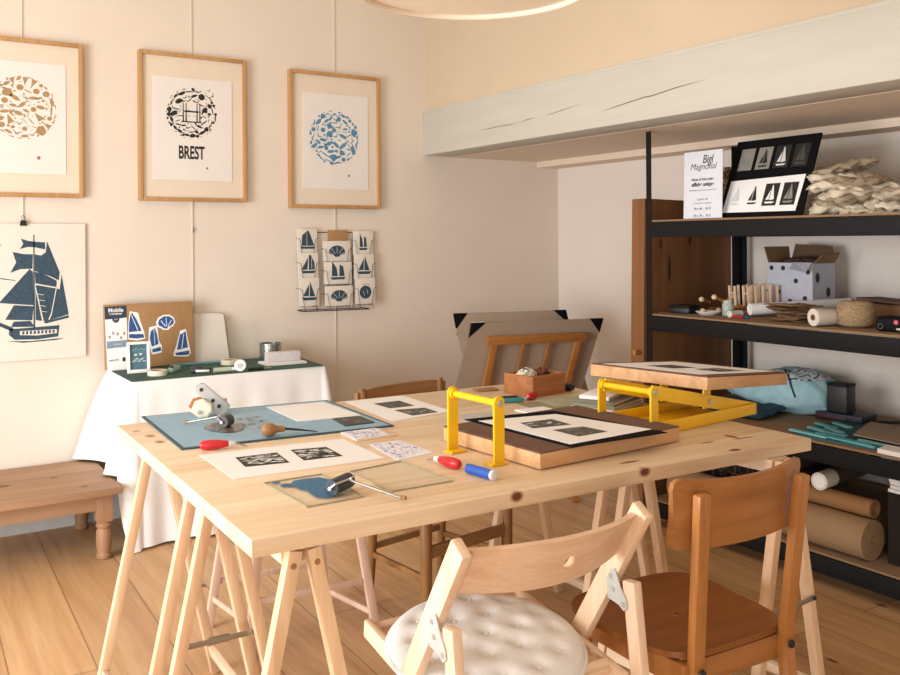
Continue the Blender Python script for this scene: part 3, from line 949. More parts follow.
mb = MB(); mb.prism([(-.092, 0), (.088, 0), (.072, .228), (.05, .235), (-.075, .240), (-.092, .238)], .006, Matrix.Rotation(PI / 2, 4, 'X'), .0008)
mb.build('board', M['offwhite'], t)
t = thing('glass_sheet', 'clear glass pane leaning against the wall left of the tin can', 'glass sheet', (-2.10, -.060, ZM), rot=(-.16, 0, 0))
MB().box((0, -.002, .095), (.145, .004, .19)).build('pane', M['glass'], t, False)
t = thing('glass_sheet', 'small clear glass sheet lying flat at the right end of the green mat', 'glass sheet', (-1.93, -.155, ZM), rotz=-.05)
MB().box((0, 0, .0025), (.15, .15, .004)).build('pane', M['glass'], t, False)
mb = MB()
for a, b in (((-.076, 0), (.002, .152)), ((.076, 0), (.002, .152)), ((0, -.076), (.152, .002)), ((0, .076), (.152, .002))): mb.box((a[0], a[1], .0028), (b[0], b[1], .005))
mb.build('dark_edge', M['glass_edge'], t, False)

# ================================================================ BENCH
t = thing('bench', 'low rustic wooden bench with turned legs against the picture wall', 'bench', (-2.845, 0, 0))
MB().box((-.68, -.325, .287), (1.42, .60, .026), bev=.006).build('seat', M['bench_x'], t)
MB().box((-.68, -.545, .237), (1.26, .022, .074), bev=.003).build('apron', M['bench_x'], t)
MB().box((-.68, -.095, .237), (1.26, .022, .074), bev=.003).build('apron', M['bench_x'], t)
MB().box((-.035, -.32, .237), (.022, .42, .074), bev=.003).build('apron', M['bench_z'], t)
for lx in (-.03, -1.33):
    for ly in (-.545, -.085):
        mb = MB()
        mb.box((lx, ly, .214), (.062, .062, .118), bev=.004)
        mb.lathe([(.022, .0), (.029, .006), (.031, .018), (.026, .024), (.026, .03), (.029, .045), (.031, .09), (.030, .115), (.024, .126), (.031, .136), (.031, .144), (.026, .15), (.028, .158)], 28, Matrix.Translation((lx, ly, 0)))
        mb.build('leg', M['bench_z'], t)

# ================================================================ MAIN TABLE
KN = [((.965, 0, .742), (.019, .02, .012), '#6b381c'), ((.592, 0, .740), (.018, .016, .013), '#6b381c'), ((.978, .067, .75), (.035, .008, .02), '#7b4a26'),
      ((1.293, .016, .75), (.022, .012, .02), '#6a3a1c'), ((1.425, .10, .75), (.045, .005, .02), '#7b4a2a'), ((1.41, .13, .75), (.012, .03, .02), '#8a5a34'), ((1.30, .115, .75), (.03, .006, .02), '#7b4a2a'),
      ((.049, 1.013, .75), (.016, .02, .02), '#a87246'), ((.054, .92, .75), (.014, .02, .02), '#a06a3e'), ((.733, .52, .75), (.03, .009, .02), '#b98a5a'), ((.03, 1.1, .75), (.012, .014, .02), '#b07c50')]
M['tabletop'] = wood('table_pine', '#e9d4b6', '#d3af86', 'X', .8, .42, 1.0, knots=KN, seams=[(1, .265, .0008), (1, .50, .0008), (1, .735, .0008), (1, .98, .0008)])
t = thing('table_top', 'large pale pine tabletop with dark knots resting on wooden trestles', 'table top', (TF.x, TF.y, 0), rotz=TA)
MB().box((TL / 2, TWD / 2, TH - .017), (TL, TWD, .034), bev=.003).build('plank_top', M['tabletop'], t)

def trestle(label, xa, y0, y1, strap_at, rot=0.0):
    t = thing('trestle', label, 'trestle', W(xa, 0, 0), rotz=TA + rot, group='folding trestles under the table')
    ZT = TH - .0345
    MB().box((0, (y0 + y1) / 2, ZT - .0175), (.072, y1 - y0 - .072, .034), bev=.002).build('beam', M['pine_y'], t)
    for s in (-1, 1):
        for y in (y0 + .017, y1 - .017):
            lg = MB().bar((s * .168, y, 0), (s * .018, y, ZT - .003), .027, .027, (0, 1, 0), .003).build('leg', M['pine_z'], t)
            e = -1 if y < (y0 + y1) / 2 else 1
            MB().cyl((s * .024, y + e * .0130, ZT - .030), (s * .024, y + e * .0148, ZT - .030), .006, n=14).build('dowel_end', M['brown_x'], lg)
        xr = s * (.168 - .150 * .075 / .70)
        MB().box((xr, (y0 + y1) / 2, .075), (.018, y1 - y0 - .07, .030), (0, s * -.23, 0), .002).build('rail', M['pine_y'], t)
    if strap_at is None:
        return t
    zs = .335
    xs = .168 - .150 * zs / .70
    sg = -1 if strap_at == 0 else 1
    yq = (y0 - .001) if strap_at == 0 else (y1 + .001)
    mb = MB(); mb.box((0, yq, zs), (2 * xs + .02, .0025, .014), bev=.001)
    mb.box((0, yq + sg * .0028, zs), (.05, .003, .020), bev=.001)
    st = mb.build('strap', M['steel'], t)
    for s in (-xs, 0, xs): MB().cyl((s, yq, zs), (s, yq + sg * .006, zs), .005, n=12).build('rivet', M['darkmetal'], st)
    return t
trestle('pine trestle at the front left corner of the table, its hinged end facing the front', .106, .0, .555, 1)
trestle('pine trestle under the far left corner of the table, nearest the bench', .088, .615, 1.115, None)
trestle('pine trestle at the front right corner of the table, behind the plywood chair', 1.434, -.045, .500, 0, .10)
trestle('pine trestle under the far right corner of the table', 1.372, .525, 1.06, None, .02)

# ================================================================ THINGS ON THE TABLE
def tt(name, label, cat, x, y, rot=0, z=TH, group=None, tilt=None):
    return thing(name, label, cat, W(x, y, z + .0004), rotz=TA + rot, group=group, rot=(tilt[0], tilt[1], TA + rot) if tilt else None)
def cen(q): return sum(p[0] for p in q) / len(q), sum(p[1] for p in q) / len(q)
def loc_(q, c): return [(x - c[0], y - c[1]) for x, y in q]
def sheet(name, label, cat, quad, mat, th=.0006, z=TH, group=None, part='paper'):
    c = cen(quad)
    t = tt(name, label, cat, c[0], c[1], 0, z, group)
    q = loc_(quad, c)
    if sum(q[i][0] * q[(i + 1) % len(q)][1] - q[(i + 1) % len(q)][0] * q[i][1] for i in range(len(q))) < 0: q = q[::-1]
    p = MB().prism(q, th).build(part, mat, t, smooth=False)
    return t, p, c
def bil(q, u, v):
    a = Vector(q[0]) * (1 - u) + Vector(q[3]) * u
    b = Vector(q[1]) * (1 - u) + Vector(q[2]) * u
    r = a * (1 - v) + b * v
    return (r.x, r.y)
def carved(parent, quad, c, z, seed, ink, slit, n=26, name='print', kinds=('wave', 'streak', 'leaf'), smin=.05, smax=.16):
    q = loc_(quad, c)
    mb = MB(); mb.flat(q, on_top(z)); o = mb.build(name, ink, parent, False, fix=False)
    rnd = random.Random(seed); mb = MB()
    for k in range(n):
        u, v, s = rnd.uniform(.1, .9), rnd.uniform(.12, .88), rnd.uniform(smin, smax)
        poly = xf(MOTIFS[rnd.choice(kinds)], u, v, s, rnd.uniform(-.5, .5))
        poly = [(min(.98, max(.02, a)), min(.98, max(.02, b))) for a, b in poly]
        mb.flat([bil(q, a, b) for a, b in poly], on_top(z + .0004))
    mb.build('carved_line', slit, o, False, fix=False)
    return o

# blue mat and what lies on it
t, p, c = sheet('blue_mat', 'pale blue printing mat with dark edges on the left of the table', 'mat', [(.088, 1.300), (.078, .787), (.686, .752), (.690, 1.255)], plain('mat_dark_edge', '#34505f', .6), .004, part='backing')
q = loc_([(.097, 1.292), (.087, .796), (.678, .762), (.681, 1.247)], c)
mb = MB(); mb.flat(q, on_top(.0043)); mb.build('surface', plain('mat_blue', '#8fb2c9', .6, var=.05, scale=25), t, False, fix=False)
ZB = TH + .0046
sheet('white_sheet', 'blank white sheet lying on the right half of the blue mat', 'paper', [(.467, 1.232), (.467, .952), (.668, .938), (.662, 1.218)], M['white'], .0012, ZB)
t, p, c = sheet('lino_block', 'dark carved lino block on the right edge of the blue mat', 'lino block', [(.569, .929), (.557, .812), (.652, .812), (.654, .925)], M['greyblack'], .003, ZB, part='block')
carved(p, [(.572, .926), (.560, .815), (.649, .815), (.651, .922)], c, .0032, 4, M['greyblack'], M['midgrey'], 14)
t, p, c = sheet('inking_plate', 'clear plate with a grey ink puddle on the blue mat', 'inking plate', [(.215, 1.13), (.222, .872), (.415, .862), (.405, 1.12)], M['glass'], .002, ZB, part='plate')
rnd = random.Random(2)
mb = MB(); mb.flat(ell(.255 - c[0], .985 - c[1], .056, .072, 22, .1, .12, rnd), on_top(.0023)); mb.build('ink_puddle', M['ink_grey'], t, False, fix=False)
mb = MB()
for x, y in ((.361, 1.085), (.352, 1.05), (.337, .991), (.377, 1.02), (.37, .96), (.345, .93), (.385, 1.09), (.33, 1.08)):
    mb.flat(xf(MOTIFS['leaf'], x - c[0], y - c[1], .014, rnd.uniform(-1, 1)), on_top(.0023))
mb.build('ink_spot', M['ink_grey'], t, False, fix=False)

def brayer(label, x, y, rot, ink, rl=.05, rr=.014, hl=.10, hand=None, z=TH):
    """ink roller lying with its handle along -x"""
    t = tt('brayer', label, 'ink roller', x, y, rot, z, 'ink rollers on glass plates')
    MB().cyl((0, -rl / 2, rr), (0, rl / 2, rr), rr, n=28).build('roller', ink, t)
    mb = MB()
    mb.tube([(0, -rl / 2 - .001, rr), (0, -rl / 2 - .006, rr), (-.012, -rl / 2 - .006, rr + .010), (-.024, -.004, rr + .014), (-.034, 0, rr + .008)], .0022, 8)
    mb.tube([(0, rl / 2 + .001, rr), (0, rl / 2 + .006, rr), (-.012, rl / 2 + .006, rr + .010), (-.024, .004, rr + .014), (-.034, 0, rr + .008)], .0022, 8)
    mb.cyl((0, -rl / 2 - .008, rr), (0, -rl / 2, rr), .004, n=12); mb.cyl((0, rl / 2, rr), (0, rl / 2 + .008, rr), .004, n=12)
    mb.build('fork', M['chrome'], t)
    hd = MB().cyl((-.030, 0, rr + .010), (-.034 - hl, 0, .0045), .0030, n=12).build('handle', hand or M['steel'], t)
    MB().cyl((-.034 - hl, 0, .0055), (-.046 - hl, 0, .0050), .0045, n=12).build('end_knob', M['brown_x'], hd)
    return t
brayer('small dark ink roller standing in the grey ink on the blue mat', .258, .985, -.9, M['greyblack'], .034, .017, .10, z=ZB + .0026)

# tape cutter lying on its side: metal disc, cream wheel
t = tt('metal_tape_cutter', 'silver metal plate tool with cream wheel standing tilted on the blue mat', 'tool', .255, 1.185, -.25, ZB)
Mt = Matrix.Translation((.026, .02, .048)) @ Matrix.Scale(.82, 4) @ Matrix.Rotation(.80, 4, 'Y') @ Matrix.Rotation(PI / 2, 4, 'X')
poly = [(-.070, -.024), (.05, -.034), (.066, -.022), (.070, .004), (.06, .026), (-.066, .020), (-.080, .010), (-.082, -.012)]
MB().prism(poly, .030, Mt @ Matrix.Translation((0, 0, -.015)), .004).build('plate', M['chrome'], t)
mb = MB()
for x in (-.062, -.002, .03): mb.cyl(Mt @ Vector((x, -.004, .0145)), Mt @ Vector((x, -.004, .018)), .006, n=14)
mb.build('rivet', M['darkmetal'], t)
Mw = Matrix.Translation((-.012, .0, .029)) @ Matrix.Scale(.74, 4) @ Matrix.Rotation(.55, 4, 'Y') @ Matrix.Rotation(PI / 2, 4, 'X')
MB().prism([(-.030, -.034), (.012, -.040), (.040, -.020), (.046, .012), (.026, .034), (-.014, .034), (-.036, .010)], .038, Mw @ Matrix.Translation((0, 0, -.012)), .006).build('wheel', M['cream'], t)
MB().prism([(-.032, -.028), (.008, -.034), (.034, -.016), (.038, .012), (.02, .028), (-.014, .028), (-.034, .008)], .014, Mw @ Matrix.Translation((-.014, .004, -.022)), .003).build('wood_cheek', M['rack_x'], t)
mb = MB(); mb.cyl(Mw @ Vector((0, -.018, .026)), Mw @ Vector((0, -.018, .031)), .006, n=14); mb.build('bolt', M['chrome'], t)

t = tt('cork_cylinder', 'small pale pink cylinder standing behind the silver tool', 'cylinder', .330, 1.262, 0, ZB)
MB().lathe([(0, 0), (.015, 0), (.016, .001), (.016, .037), (.015, .038), (0, .038)], 24).build('body', plain('pale_pink', '#e6bfa6', .7), t)

t = tt('graver', 'carving tool with round brown wooden knob at the front of the blue mat', 'carving tool', .322, .800, -.16, ZB)
MB().lathe([(0, -.022), (.010, -.020), (.017, -.012), (.019, 0), (.016, .012), (.010, .020), (.008, .034), (.0085, .042), (0, .042)], 28, Matrix.Translation((0, 0, .019)) @ Matrix.Rotation(PI / 2, 4, 'Y')).build('knob', M['brown_x'], t)
MB().tube([(.04, 0, .019), (.08, 0, .013), (.135, 0, .003)], [.0035, .003, .0012], 10).build('blade', M['darkmetal'], t)

def lino_cutter(label, x, y, rot, z=TH):
    t = tt('lino_cutter', label, 'carving tool', x, y, rot, z, 'red handled lino cutters')
    t.scale = (.86, .86, .86)
    MB().lathe([(0, -.052), (.008, -.051), (.0135, -.044), (.0155, -.025), (.0145, .0), (.011, .022), (.0085, .034), (0, .034)], 28, Matrix.Translation((0, 0, .0155)) @ Matrix.Rotation(PI / 2, 4, 'Y')).build('handle', M['red'], t)
    MB().lathe([(0, .034), (.009, .034), (.008, .052), (.005, .056), (0, .056)], 20, Matrix.Translation((0, 0, .0155)) @ Matrix.Rotation(PI / 2, 4, 'Y')).build('ferrule', M['palegrey'], t)
    MB().tube([(.056, 0, .0155), (.075, 0, .009), (.090, 0, .003)], [.003, .0025, .001], 8).build('blade', M['steel'], t)
    return t
lino_cutter('red handled lino cutter lying along the near edge of the blue mat', .160, .746, -.22)
lino_cutter('red handled lino cutter beside the patterned paper, pointing at it', .575, .262, 1.75, TH)

t, p, c = sheet('print_strip', 'long white paper with two black wave prints at the front left', 'print', [(.101, .706), (.104, .430), (.488, .422), (.491, .683)], M['white'], .0008)
carved(p, [(.171, .63), (.162, .523), (.269, .507), (.279, .625)], c, .0011, 21, M['black'], M['white'], 60, smin=.07, smax=.13)
carved(p, [(.319, .634), (.306, .507), (.408, .498), (.412, .614)], c, .0011, 22, M['black'], M['white'], 34, smin=.07, smax=.17)

t, p, c = sheet('glass_plate', 'glass plate with blue ink smear near the front of the table', 'glass plate', [(.149, .356), (.162, .133), (.294, .139), (.291, .359)], M['glass'], .003, group='glass inking plates', part='pane')
def edge_strip(t, quad, c, h):
    q = loc_(quad, c); mb = MB()
    for i in range(4):
        a, b = Vector(q[i]), Vector(q[(i + 1) % 4]); d = (b - a).normalized(); n = Vector((-d.y, d.x)) * .00045
        mb.prism([tuple(a + n), tuple(b + n), tuple(b - n), tuple(a - n)], h)
    mb.build('dark_edge', M['glass_edge'], t, False)
edge_strip(t, [(.149, .356), (.162, .133), (.294, .139), (.291, .359)], c, .0034)
rnd = random.Random(5)
mb = MB(); mb.flat([(x - c[0], y - c[1]) for x, y in [(.170, .312), (.186, .322), (.198, .315), (.212, .334), (.240, .336), (.272, .330), (.284, .30), (.272, .26), (.264, .225), (.252, .185), (.225, .165), (.204, .178), (.204, .215), (.206, .245), (.196, .262), (.198, .285), (.184, .296), (.172, .295)]], on_top(.0034))
mb.flat(ell(.172 - c[0], .338 - c[1], .010, .008, 10, 0, .1, rnd), on_top(.0034)); mb.build('ink_smear', M['ink_blue'], t, False, fix=False)
brayer('blue inked roller with slim metal handle on the glass plate', .262, .192, 2.16, plain('dark_blue_roller', '#1e2e3c', .35, var=.1), .070, .017, .115, z=TH + .0036)
q2 = [(.354, .343), (.359, .141), (.517, .143), (.504, .369)]
t, p, c = sheet('glass_plate', 'clean clear glass plate right of the blue inked one', 'glass plate', q2, M['glass'], .003, group='glass inking plates', part='pane')
edge_strip(t, q2, c, .0034)

M['lav'] = plain('lavender_ink', '#9c9cc6', .7, var=.2, scale=60)
M['lavpaper'] = plain('lavender_white_paper', '#e9e8f2', .8, var=.02)
def patterned(label, quad, z, seed):
    t, p, c = sheet('patterned_paper', label, 'paper', quad, M['lavpaper'], .0008, z, 'lavender patterned papers')
    rnd = random.Random(seed); q = loc_(quad, c); mb = MB()
    for k in range(80):
        u, v, s = rnd.uniform(.08, .92), rnd.uniform(.08, .92), rnd.uniform(.03, .075)
        mb.flat([bil(q, a, b) for a, b in xf(MOTIFS[rnd.choice(['wave', 'leaf', 'streak', 'shell', 'bird'])], u, v, s, rnd.uniform(0, 6))], on_top(.0012))
    mb.build('pattern', M['lav'], t, False, fix=False)
t = tt('wood_block', 'thin pale wooden block under the smaller patterned paper', 'wood block', .572, .688)
MB().box((0, 0, .002), (.125, .11, .004), bev=.001).build('block', M['pine_x'], t)
patterned('lavender patterned paper on a thin wooden block by the blue mat', [(.512, .742), (.507, .634), (.613, .641), (.621, .744)], TH + .0046, 8)
patterned('larger lavender patterned paper lying flat between lino prints and yellow handle', [(.521, .582), (.504, .384), (.623, .409), (.612, .581)], TH, 9)

t = tt('blue_marker', 'short blue cylinder lying in front of the yellow handled press', 'marker', .594, .143, -1.40)
MB().cyl((-.045, 0, .0115), (.036, 0, .0115), .0115, n=24).build('barrel', plain('blue_plastic', '#2458b8', .4), t)
MB().lathe([(0, .036), (.0118, .036), (.0118, .044), (.009, .046), (0, .046)], 24, Matrix.Translation((0, 0, .0115)) @ Matrix.Rotation(PI / 2, 4, 'Y')).build('end_cap', M['palegrey'], t)

qq = [(.735, 1.207), (.712, .818), (.962, .905), (.950, 1.207)]
qq = [(.735, 1.207), (.716, .820), (.955, .865), (.956, 1.205)]
t, p, c = sheet('print_sheet', 'white paper with two black landscape prints at the far edge', 'print', qq, M['white'], .0008)
carved(p, [(.80, 1.119), (.807, 1.012), (.899, 1.011), (.899, 1.123)], c, .0011, 31, M['greyblack'], M['midgrey'], 16)
carved(p, [(.804, .979), (.811, .866), (.907, .872), (.908, .963)], c, .0011, 32, M['greyblack'], M['offwhite'], 18)

# ---- printing presses
PX0 = .045; PL_, PY0, PY1 = .500, -.193, .225
def press(label, mx, my, rot, lifted, bfit=None, PY1=.225):
    t = tt('printing_press', label, 'press', mx, my, rot)
    ph = .168 if not lifted else .140
    ps = .094 if not lifted else .094
    for s in (-1, 1):
        mb = MB()
        mb.prism([(-.016, 0), (.016, 0), (.016, ph - .016)] + [(.016 * math.cos(a), ph - .016 + .016 * math.sin(a)) for a in [k * PI / 8 for k in range(1, 8)]] + [(-.016, ph - .016)], .007,
                 Matrix.Translation((0, s * ps + .0035, 0)) @ Matrix.Rotation(PI / 2, 4, 'X'), .001)
        mb.box((.0, s * ps - s * .012, .003), (.05, .036, .006), bev=.002)
        po = mb.build('post', M['yellow'], t)
        mb = MB(); mb.cyl((0, s * (ps + .0035), ph - .018), (0, s * (ps + .009), ph - .018), .008, n=6); mb.build('bolt', M['chrome'], po)
    mb = MB(); mb.cyl((0, -ps + .003, ph - .018), (0, ps - .003, ph - .018), .0085, n=20)
    mb.cyl((0, -ps + .003, ph - .018), (0, -ps + .012, ph - .018), .014, n=20); mb.cyl((0, ps - .012, ph - .018), (0, ps - .003, ph - .018), .014, n=20)
    mb.build('handle_bar', M['yellow'], t)
    if lifted:
        zl, zr = bfit[3] - TH - .040, bfit[4] - TH - .040          # underside of the board, left and right end
        BREL = Matrix.Rotation(-rot, 4, 'Z') @ Matrix.Translation((bfit[0] - mx, bfit[1] - my, 0)) @ Matrix.Rotation(bfit[2], 4, 'Z')
        MB().box((.215, 0, .004), (.42, .18, .006), bev=.001).build('base_plate', M['yellow'], t)
        for s in (-1, 1):
            MB().box((.25, s * ps, .018), (.50, .007, .034), bev=.001).build('base_rail', M['yellow'], t)
            ar = MB().bar((.0, s * .085, ph - .018), (.510, s * .085, .014), .038, .006, (0, 0, 1), .001).build('arm', M['yellow'], t)
            for f in (.53, .985):
                MB().cyl((.505 * f, s * .082, ph - .018 + (.014 - ph + .018) * f), (.505 * f, s * .093, ph - .018 + (.014 - ph + .018) * f), .008, n=6).build('bolt', M['chrome'], ar)
            zb = zl + (zr - zl) * (.242 - PX0) / PL_ - .003
            MB().box((.268, s * .0775, (zb + .05) / 2 + .004), (.034, .006, zb - .05 + .02), bev=.001).build('bracket', M['yellow'], t)
        Rb = BREL @ Matrix.Translation((PX0, 0, zl)) @ Matrix.Rotation(math.atan2(zl - zr, PL_), 4, 'Y')
        z0 = 0
    else:
        MB().box((PX0 + .25, .0, .0015), (.46, .36, .003), bev=.001).build('base_plate', M['darkmetal'], t)
        Rb = Matrix.Translation((PX0, 0, .003)); z0 = 0
    mb = MB(); mb.box((PL_ / 2, (PY0 + PY1) / 2, .018), (PL_, PY1 - PY0, .036), bev=.0015)
    bmx = mb.bm; bmesh.ops.transform(bmx, matrix=Rb, verts=bmx.verts)
    bo = mb.build('board', M['pressboard'], t)
    mb = MB(); mb.box((PL_ / 2, (PY0 + PY1) / 2, .038), (PL_ - .002, PY1 - PY0 - .002, .004))
    bmesh.ops.transform(mb.bm, matrix=Rb, verts=mb.bm.verts)
    mb.build('rubber_top', M['brownfelt'], bo, False)
    return t
M['pressboard'] = wood('press_board_pine', '#e0b384', '#b98452', 'X', 1.4, .5, 1.3)
P1 = (.680, .303, .087)
press('lowered wooden hand press with upright yellow handle at the front of the table', P1[0], P1[1], P1[2], False, PY1=.198)
P2 = (1.215, .335, .14)
BF = (1.349, .420, .222, .8995, .8586)
press('raised wooden press board on yellow lever frame at the right end', P2[0], P2[1], P2[2], True, BF)

# sheets on the presses
ZP1 = TH + .0435
t, p, c = sheet('black_sheet', 'black backing sheet on the lowered press, curling past its left side', 'sheet', [(.797, .539), (.836, .112), (1.147, .110), (1.084, .507), (.95, .523)], M['blackfelt'], .002, ZP1)
t, p, c = sheet('proof_print', 'white proof with two dark prints on the lowered press', 'print', [(.814, .494), (.847, .133), (1.136, .155), (1.052, .456)], M['white'], .0008, ZP1 + .0026)
carved(p, [(.892, .406), (.879, .329), (.996, .315), (.996, .404)], c, .0011, 41, M['greyblack'], M['white'], 12)
carved(p, [(.909, .287), (.918, .188), (1.02, .194), (1.006, .278)], c, .0011, 42, M['greyblack'], M['midgrey'], 16)

tilt = math.atan2(BF[3] - BF[4], PL_)
cr_, sr_ = math.cos(BF[2]), math.sin(BF[2])
t = thing('proof_print', 'white proof with two dark prints on the raised press', 'print', W(BF[0] + PX0 * cr_, BF[1] + PX0 * sr_, BF[3] + .0008), rot=(0, tilt, TA + BF[2]))
MB().prism([(.03, -.155), (.475, -.165), (.44, .185), (.02, .19)], .0008).build('paper', M['white'], t, False)
carved(t, [(.13, .10), (.13, .0), (.27, 0), (.27, .10)], (0, 0), .0011, 51, M['greyblack'], M['midgrey'], 10)
carved(t, [(.20, -.03), (.20, -.12), (.35, -.12), (.35, -.03)], (0, 0), .0011, 52, M['greyblack'], M['offwhite'], 12)

# far side of the table
t = tt('tool_box', 'small open wooden box of odds and ends at the far side', 'box', 1.385, 1.005, .16)
bw, bd, bh = .165, .135, .072
mb = MB(); mb.box((0, -bd / 2, bh / 2), (bw, .008, bh), bev=.001); mb.build('front_panel', M['boxwood_x'], t)
mb = MB(); mb.box((0, bd / 2, bh / 2), (bw, .008, bh), bev=.001); mb.build('back_panel', M['boxwood_x'], t)
for s in (-1, 1):
    MB().box((s * (bw / 2 - .004), 0, bh / 2), (.008, bd - .009, bh), bev=.001).build('side_panel', M['boxwood_x'], t)
MB().box((0, 0, .004), (bw - .01, bd - .01, .006)).build('bottom', M['boxwood_x'], t, False)
rnd = random.Random(12)
def crumple(c, r, sc, seed, n=14):
    rr = random.Random(seed); mb = MB()
    ph = [rr.uniform(0, 6) for _ in range(6)]
    def fn(u, v):
        a, b = u * 2 * PI, (v - .5) * PI
        k = 1 + .14 * math.sin(3 * a + ph[0]) * math.cos(2 * b + ph[1]) + .10 * math.sin(7 * a + ph[2]) * math.sin(5 * b + ph[3]) + .06 * math.sin(11 * a + 9 * b + ph[4])
        return Vector(c) + Vector((r * k * sc[0] * math.cos(a) * math.cos(b), r * k * sc[1] * math.sin(a) * math.cos(b), r * k * sc[2] * math.sin(b)))
    mb.grid(fn, 40, 20, True)
    bmesh.ops.remove_doubles(mb.bm, verts=mb.bm.verts, dist=1e-5)
    return mb
def spotted(name, a, b, c_, scale):
    m, nt, bb = new_mat(name); vec, _ = coords(nt); f = noise(nt, vec, scale, 2, .5, 1.5)
    nt.links.new(ramp(nt, f, [(.40, C(a)), (.45, C(b)), (.56, C(b)), (.60, C(c_))]), bb.inputs['Base Color']); bb.inputs['Roughness'].default_value = .8
    return m
o = crumple((0, 0, .022), .026, (1.5, 1.0, .85), 3).build('ink_rag', spotted('rag_pattern', '#22324a', '#e6e0d2', '#a68e5a', 55), None)
tag(o, 'crumpled patterned rag in the left of the small wooden box', 'rag'); place(o, W(1.350, 1.005, TH + .044), TA)
o = crumple((0, 0, .02), .022, (1.3, 1.0, .9), 4).build('brown_bundle', plain('brown_leather', '#6a3d2c', .6, var=.3, scale=60), None)
tag(o, 'small crumpled brown leather bundle in the right of the wooden box', 'bundle'); place(o, W(1.425, 1.02, TH + .044), TA)
t = tt('ink_tube', 'dark cylindrical tube lying right of the wooden box', 'tube', 1.50, .985, .3)
MB().cyl((0, -.03, .014), (0, .04, .014), .014, n=20).build('tube', M['darkmetal'], t); MB().cyl((0, -.042, .014), (0, -.03, .014), .009, n=16).build('cap', M['blackplastic'], t)
t = tt('dark_wood_scrap', 'flat dark brown scrap left of the wooden box', 'scrap', 1.265, 1.14, -.1)
MB().box((0, 0, .003), (.085, .05, .006), bev=.002).build('plate', M['brown_x'], t)
t = tt('craft_knife', 'teal and dark craft knife lying before the wooden box', 'knife', 1.20, .905, -.25)
MB().box((0, 0, .008), (.10, .05, .014), bev=.005).build('body', M['teal'], t)
MB().box((.005, .0, .0165), (.055, .018, .006), bev=.002).build('slider', M['darkmetal'], t)
MB().box((-.06, .004, .006), (.03, .022, .004), bev=.001).build('blade', M['steel'], t)
t = tt('red_cutter', 'short red handled tool touching the front of the wooden box', 'carving tool', 1.292, .895, .35)
MB().lathe([(0, -.03), (.009, -.028), (.013, -.01), (.011, .012), (.007, .026), (0, .026)], 24, Matrix.Translation((0, 0, .013)) @ Matrix.Rotation(PI / 2, 4, 'Y')).build('handle', M['red'], t)
MB().tube([(-.03, 0, .012), (-.06, 0, .004)], [.004, .002], 8).build('blade', M['palegrey'], t)
sheet('small_white_card', 'small white card behind the black sheet of the press', 'paper', [(1.125, .762), (1.135, .655), (1.235, .665), (1.235, .757)], M['white'], .004)
t, p, c = sheet('grey_print', 'grey sheet with a dark edge behind the yellow handle', 'paper', [(.935, .80), (.885, .655), (.99, .60), (1.075, .775)], plain('grey_sheet', '#bdbab3', .7, var=.05), .0012)
M['khaki'] = plain('khaki_paper', '#8f8b70', .8, var=.12, scale=14)
sheet('khaki_sheet', 'thin khaki print sheets spread behind the lowered press', 'paper', [(1.20, .86), (1.19, .62), (1.45, .60), (1.46, .84)], M['khaki'], .0012)
sheet('pale_olive_sheet', 'paler olive sheet under the left post of the raised press', 'paper', [(1.30, .90), (1.28, .74), (1.53, .70), (1.545, .86)], plain('olive_paper', '#aaa488', .8, var=.15, scale=18), .0026)
BK = [(0, M['white'], .21, .15, 'white booklet at the bottom of the stack beneath the raised press'), (.006, M['khaki'], .20, .145, 'khaki booklet second from the bottom beneath the raised press'),
      (.0, plain('booklet_grey', '#77756a', .8), .20, .14, 'dark grey-green booklet third in the stack beneath the raised press'), (-.01, M['white'], .15, .10, 'small white card topmost of the stack beneath the raised press')]
for k, (dx, mt, sx, sy, lb) in enumerate(BK):
    t = tt('booklet', lb, 'booklet', 1.405 + dx, .640 + .004 * k, .35 + .05 * k, TH + .0026 + .0116 * k, 'booklets beneath the raised press')
    MB().box((0, 0, .0055), (sx, sy, .011), bev=.001).build('cover', mt, t)
    MB().box((.002, 0, .0055), (sx - .003, sy + .001, .007)).build('pages', M['offwhite'], t, False)

# ================================================================ CHAIRS
# pale folding chair (front), local: x right, y away from the camera, z up
t = thing('folding_chair', 'pale beech folding chair with curved backrest in the foreground', 'folding chair', (-2.592, -2.934, 0), rotz=-.035)
XO = .213
def upr(z): return -.190 + (.77 - z) * .62          # y of the back upright at height z
for s in (-1, 1):
    nm = 'upright'
    MB().bar((s * XO, upr(0.0), 0.012), (s * XO, upr(.756), .756), .022, .046, (1, 0, 0), .005).build(nm, M['beech_z'], t)
    # short rear leg hinged at the metal plate
    MB().bar((s * XO, -.222, .0), (s * XO, -.146, .602), .022, .036, (1, 0, 0), .005).build('rear_leg', M['beech_z'], t)
    # seat side rail, sloping down to the back
    MB().bar((s * (XO - .021), .250, .455), (s * (XO - .021), -.15, .402), .018, .040, (1, 0, 0), .006).build('seat_rail', M['beech_y'], t)
    # hinge plate
    xo = s * XO - .0125
    mb = MB()
    poly = [(-.102, .552), (-.098, .590), (-.110, .612), (-.122, .618), (-.132, .604), (-.140, .585), (-.156, .566), (-.160, .548), (-.150, .540), (-.135, .548)]
    mb.prism(poly, .0025, Matrix.Translation((xo, .012, 0)) @ Matrix(((0, 0, -1, 0), (1, 0, 0, 0), (0, 1, 0, 0), (0, 0, 0, 1))))
    hp = mb.build('hinge_plate', plain('plate_grey', '#c9ccca', .35, .4), t, False)
    for y, z in ((-.100, .600), (-.108, .575), (-.138, .553)):
        MB().cyl((xo, y, z), (xo - .0045, y, z), .005, n=12).build('rivet', M['chrome'], hp)
MB().cyl((-XO + .03, .235, .456), (XO - .03, .235, .456), .010, n=16).build('front_dowel', M['beech_x'], t)
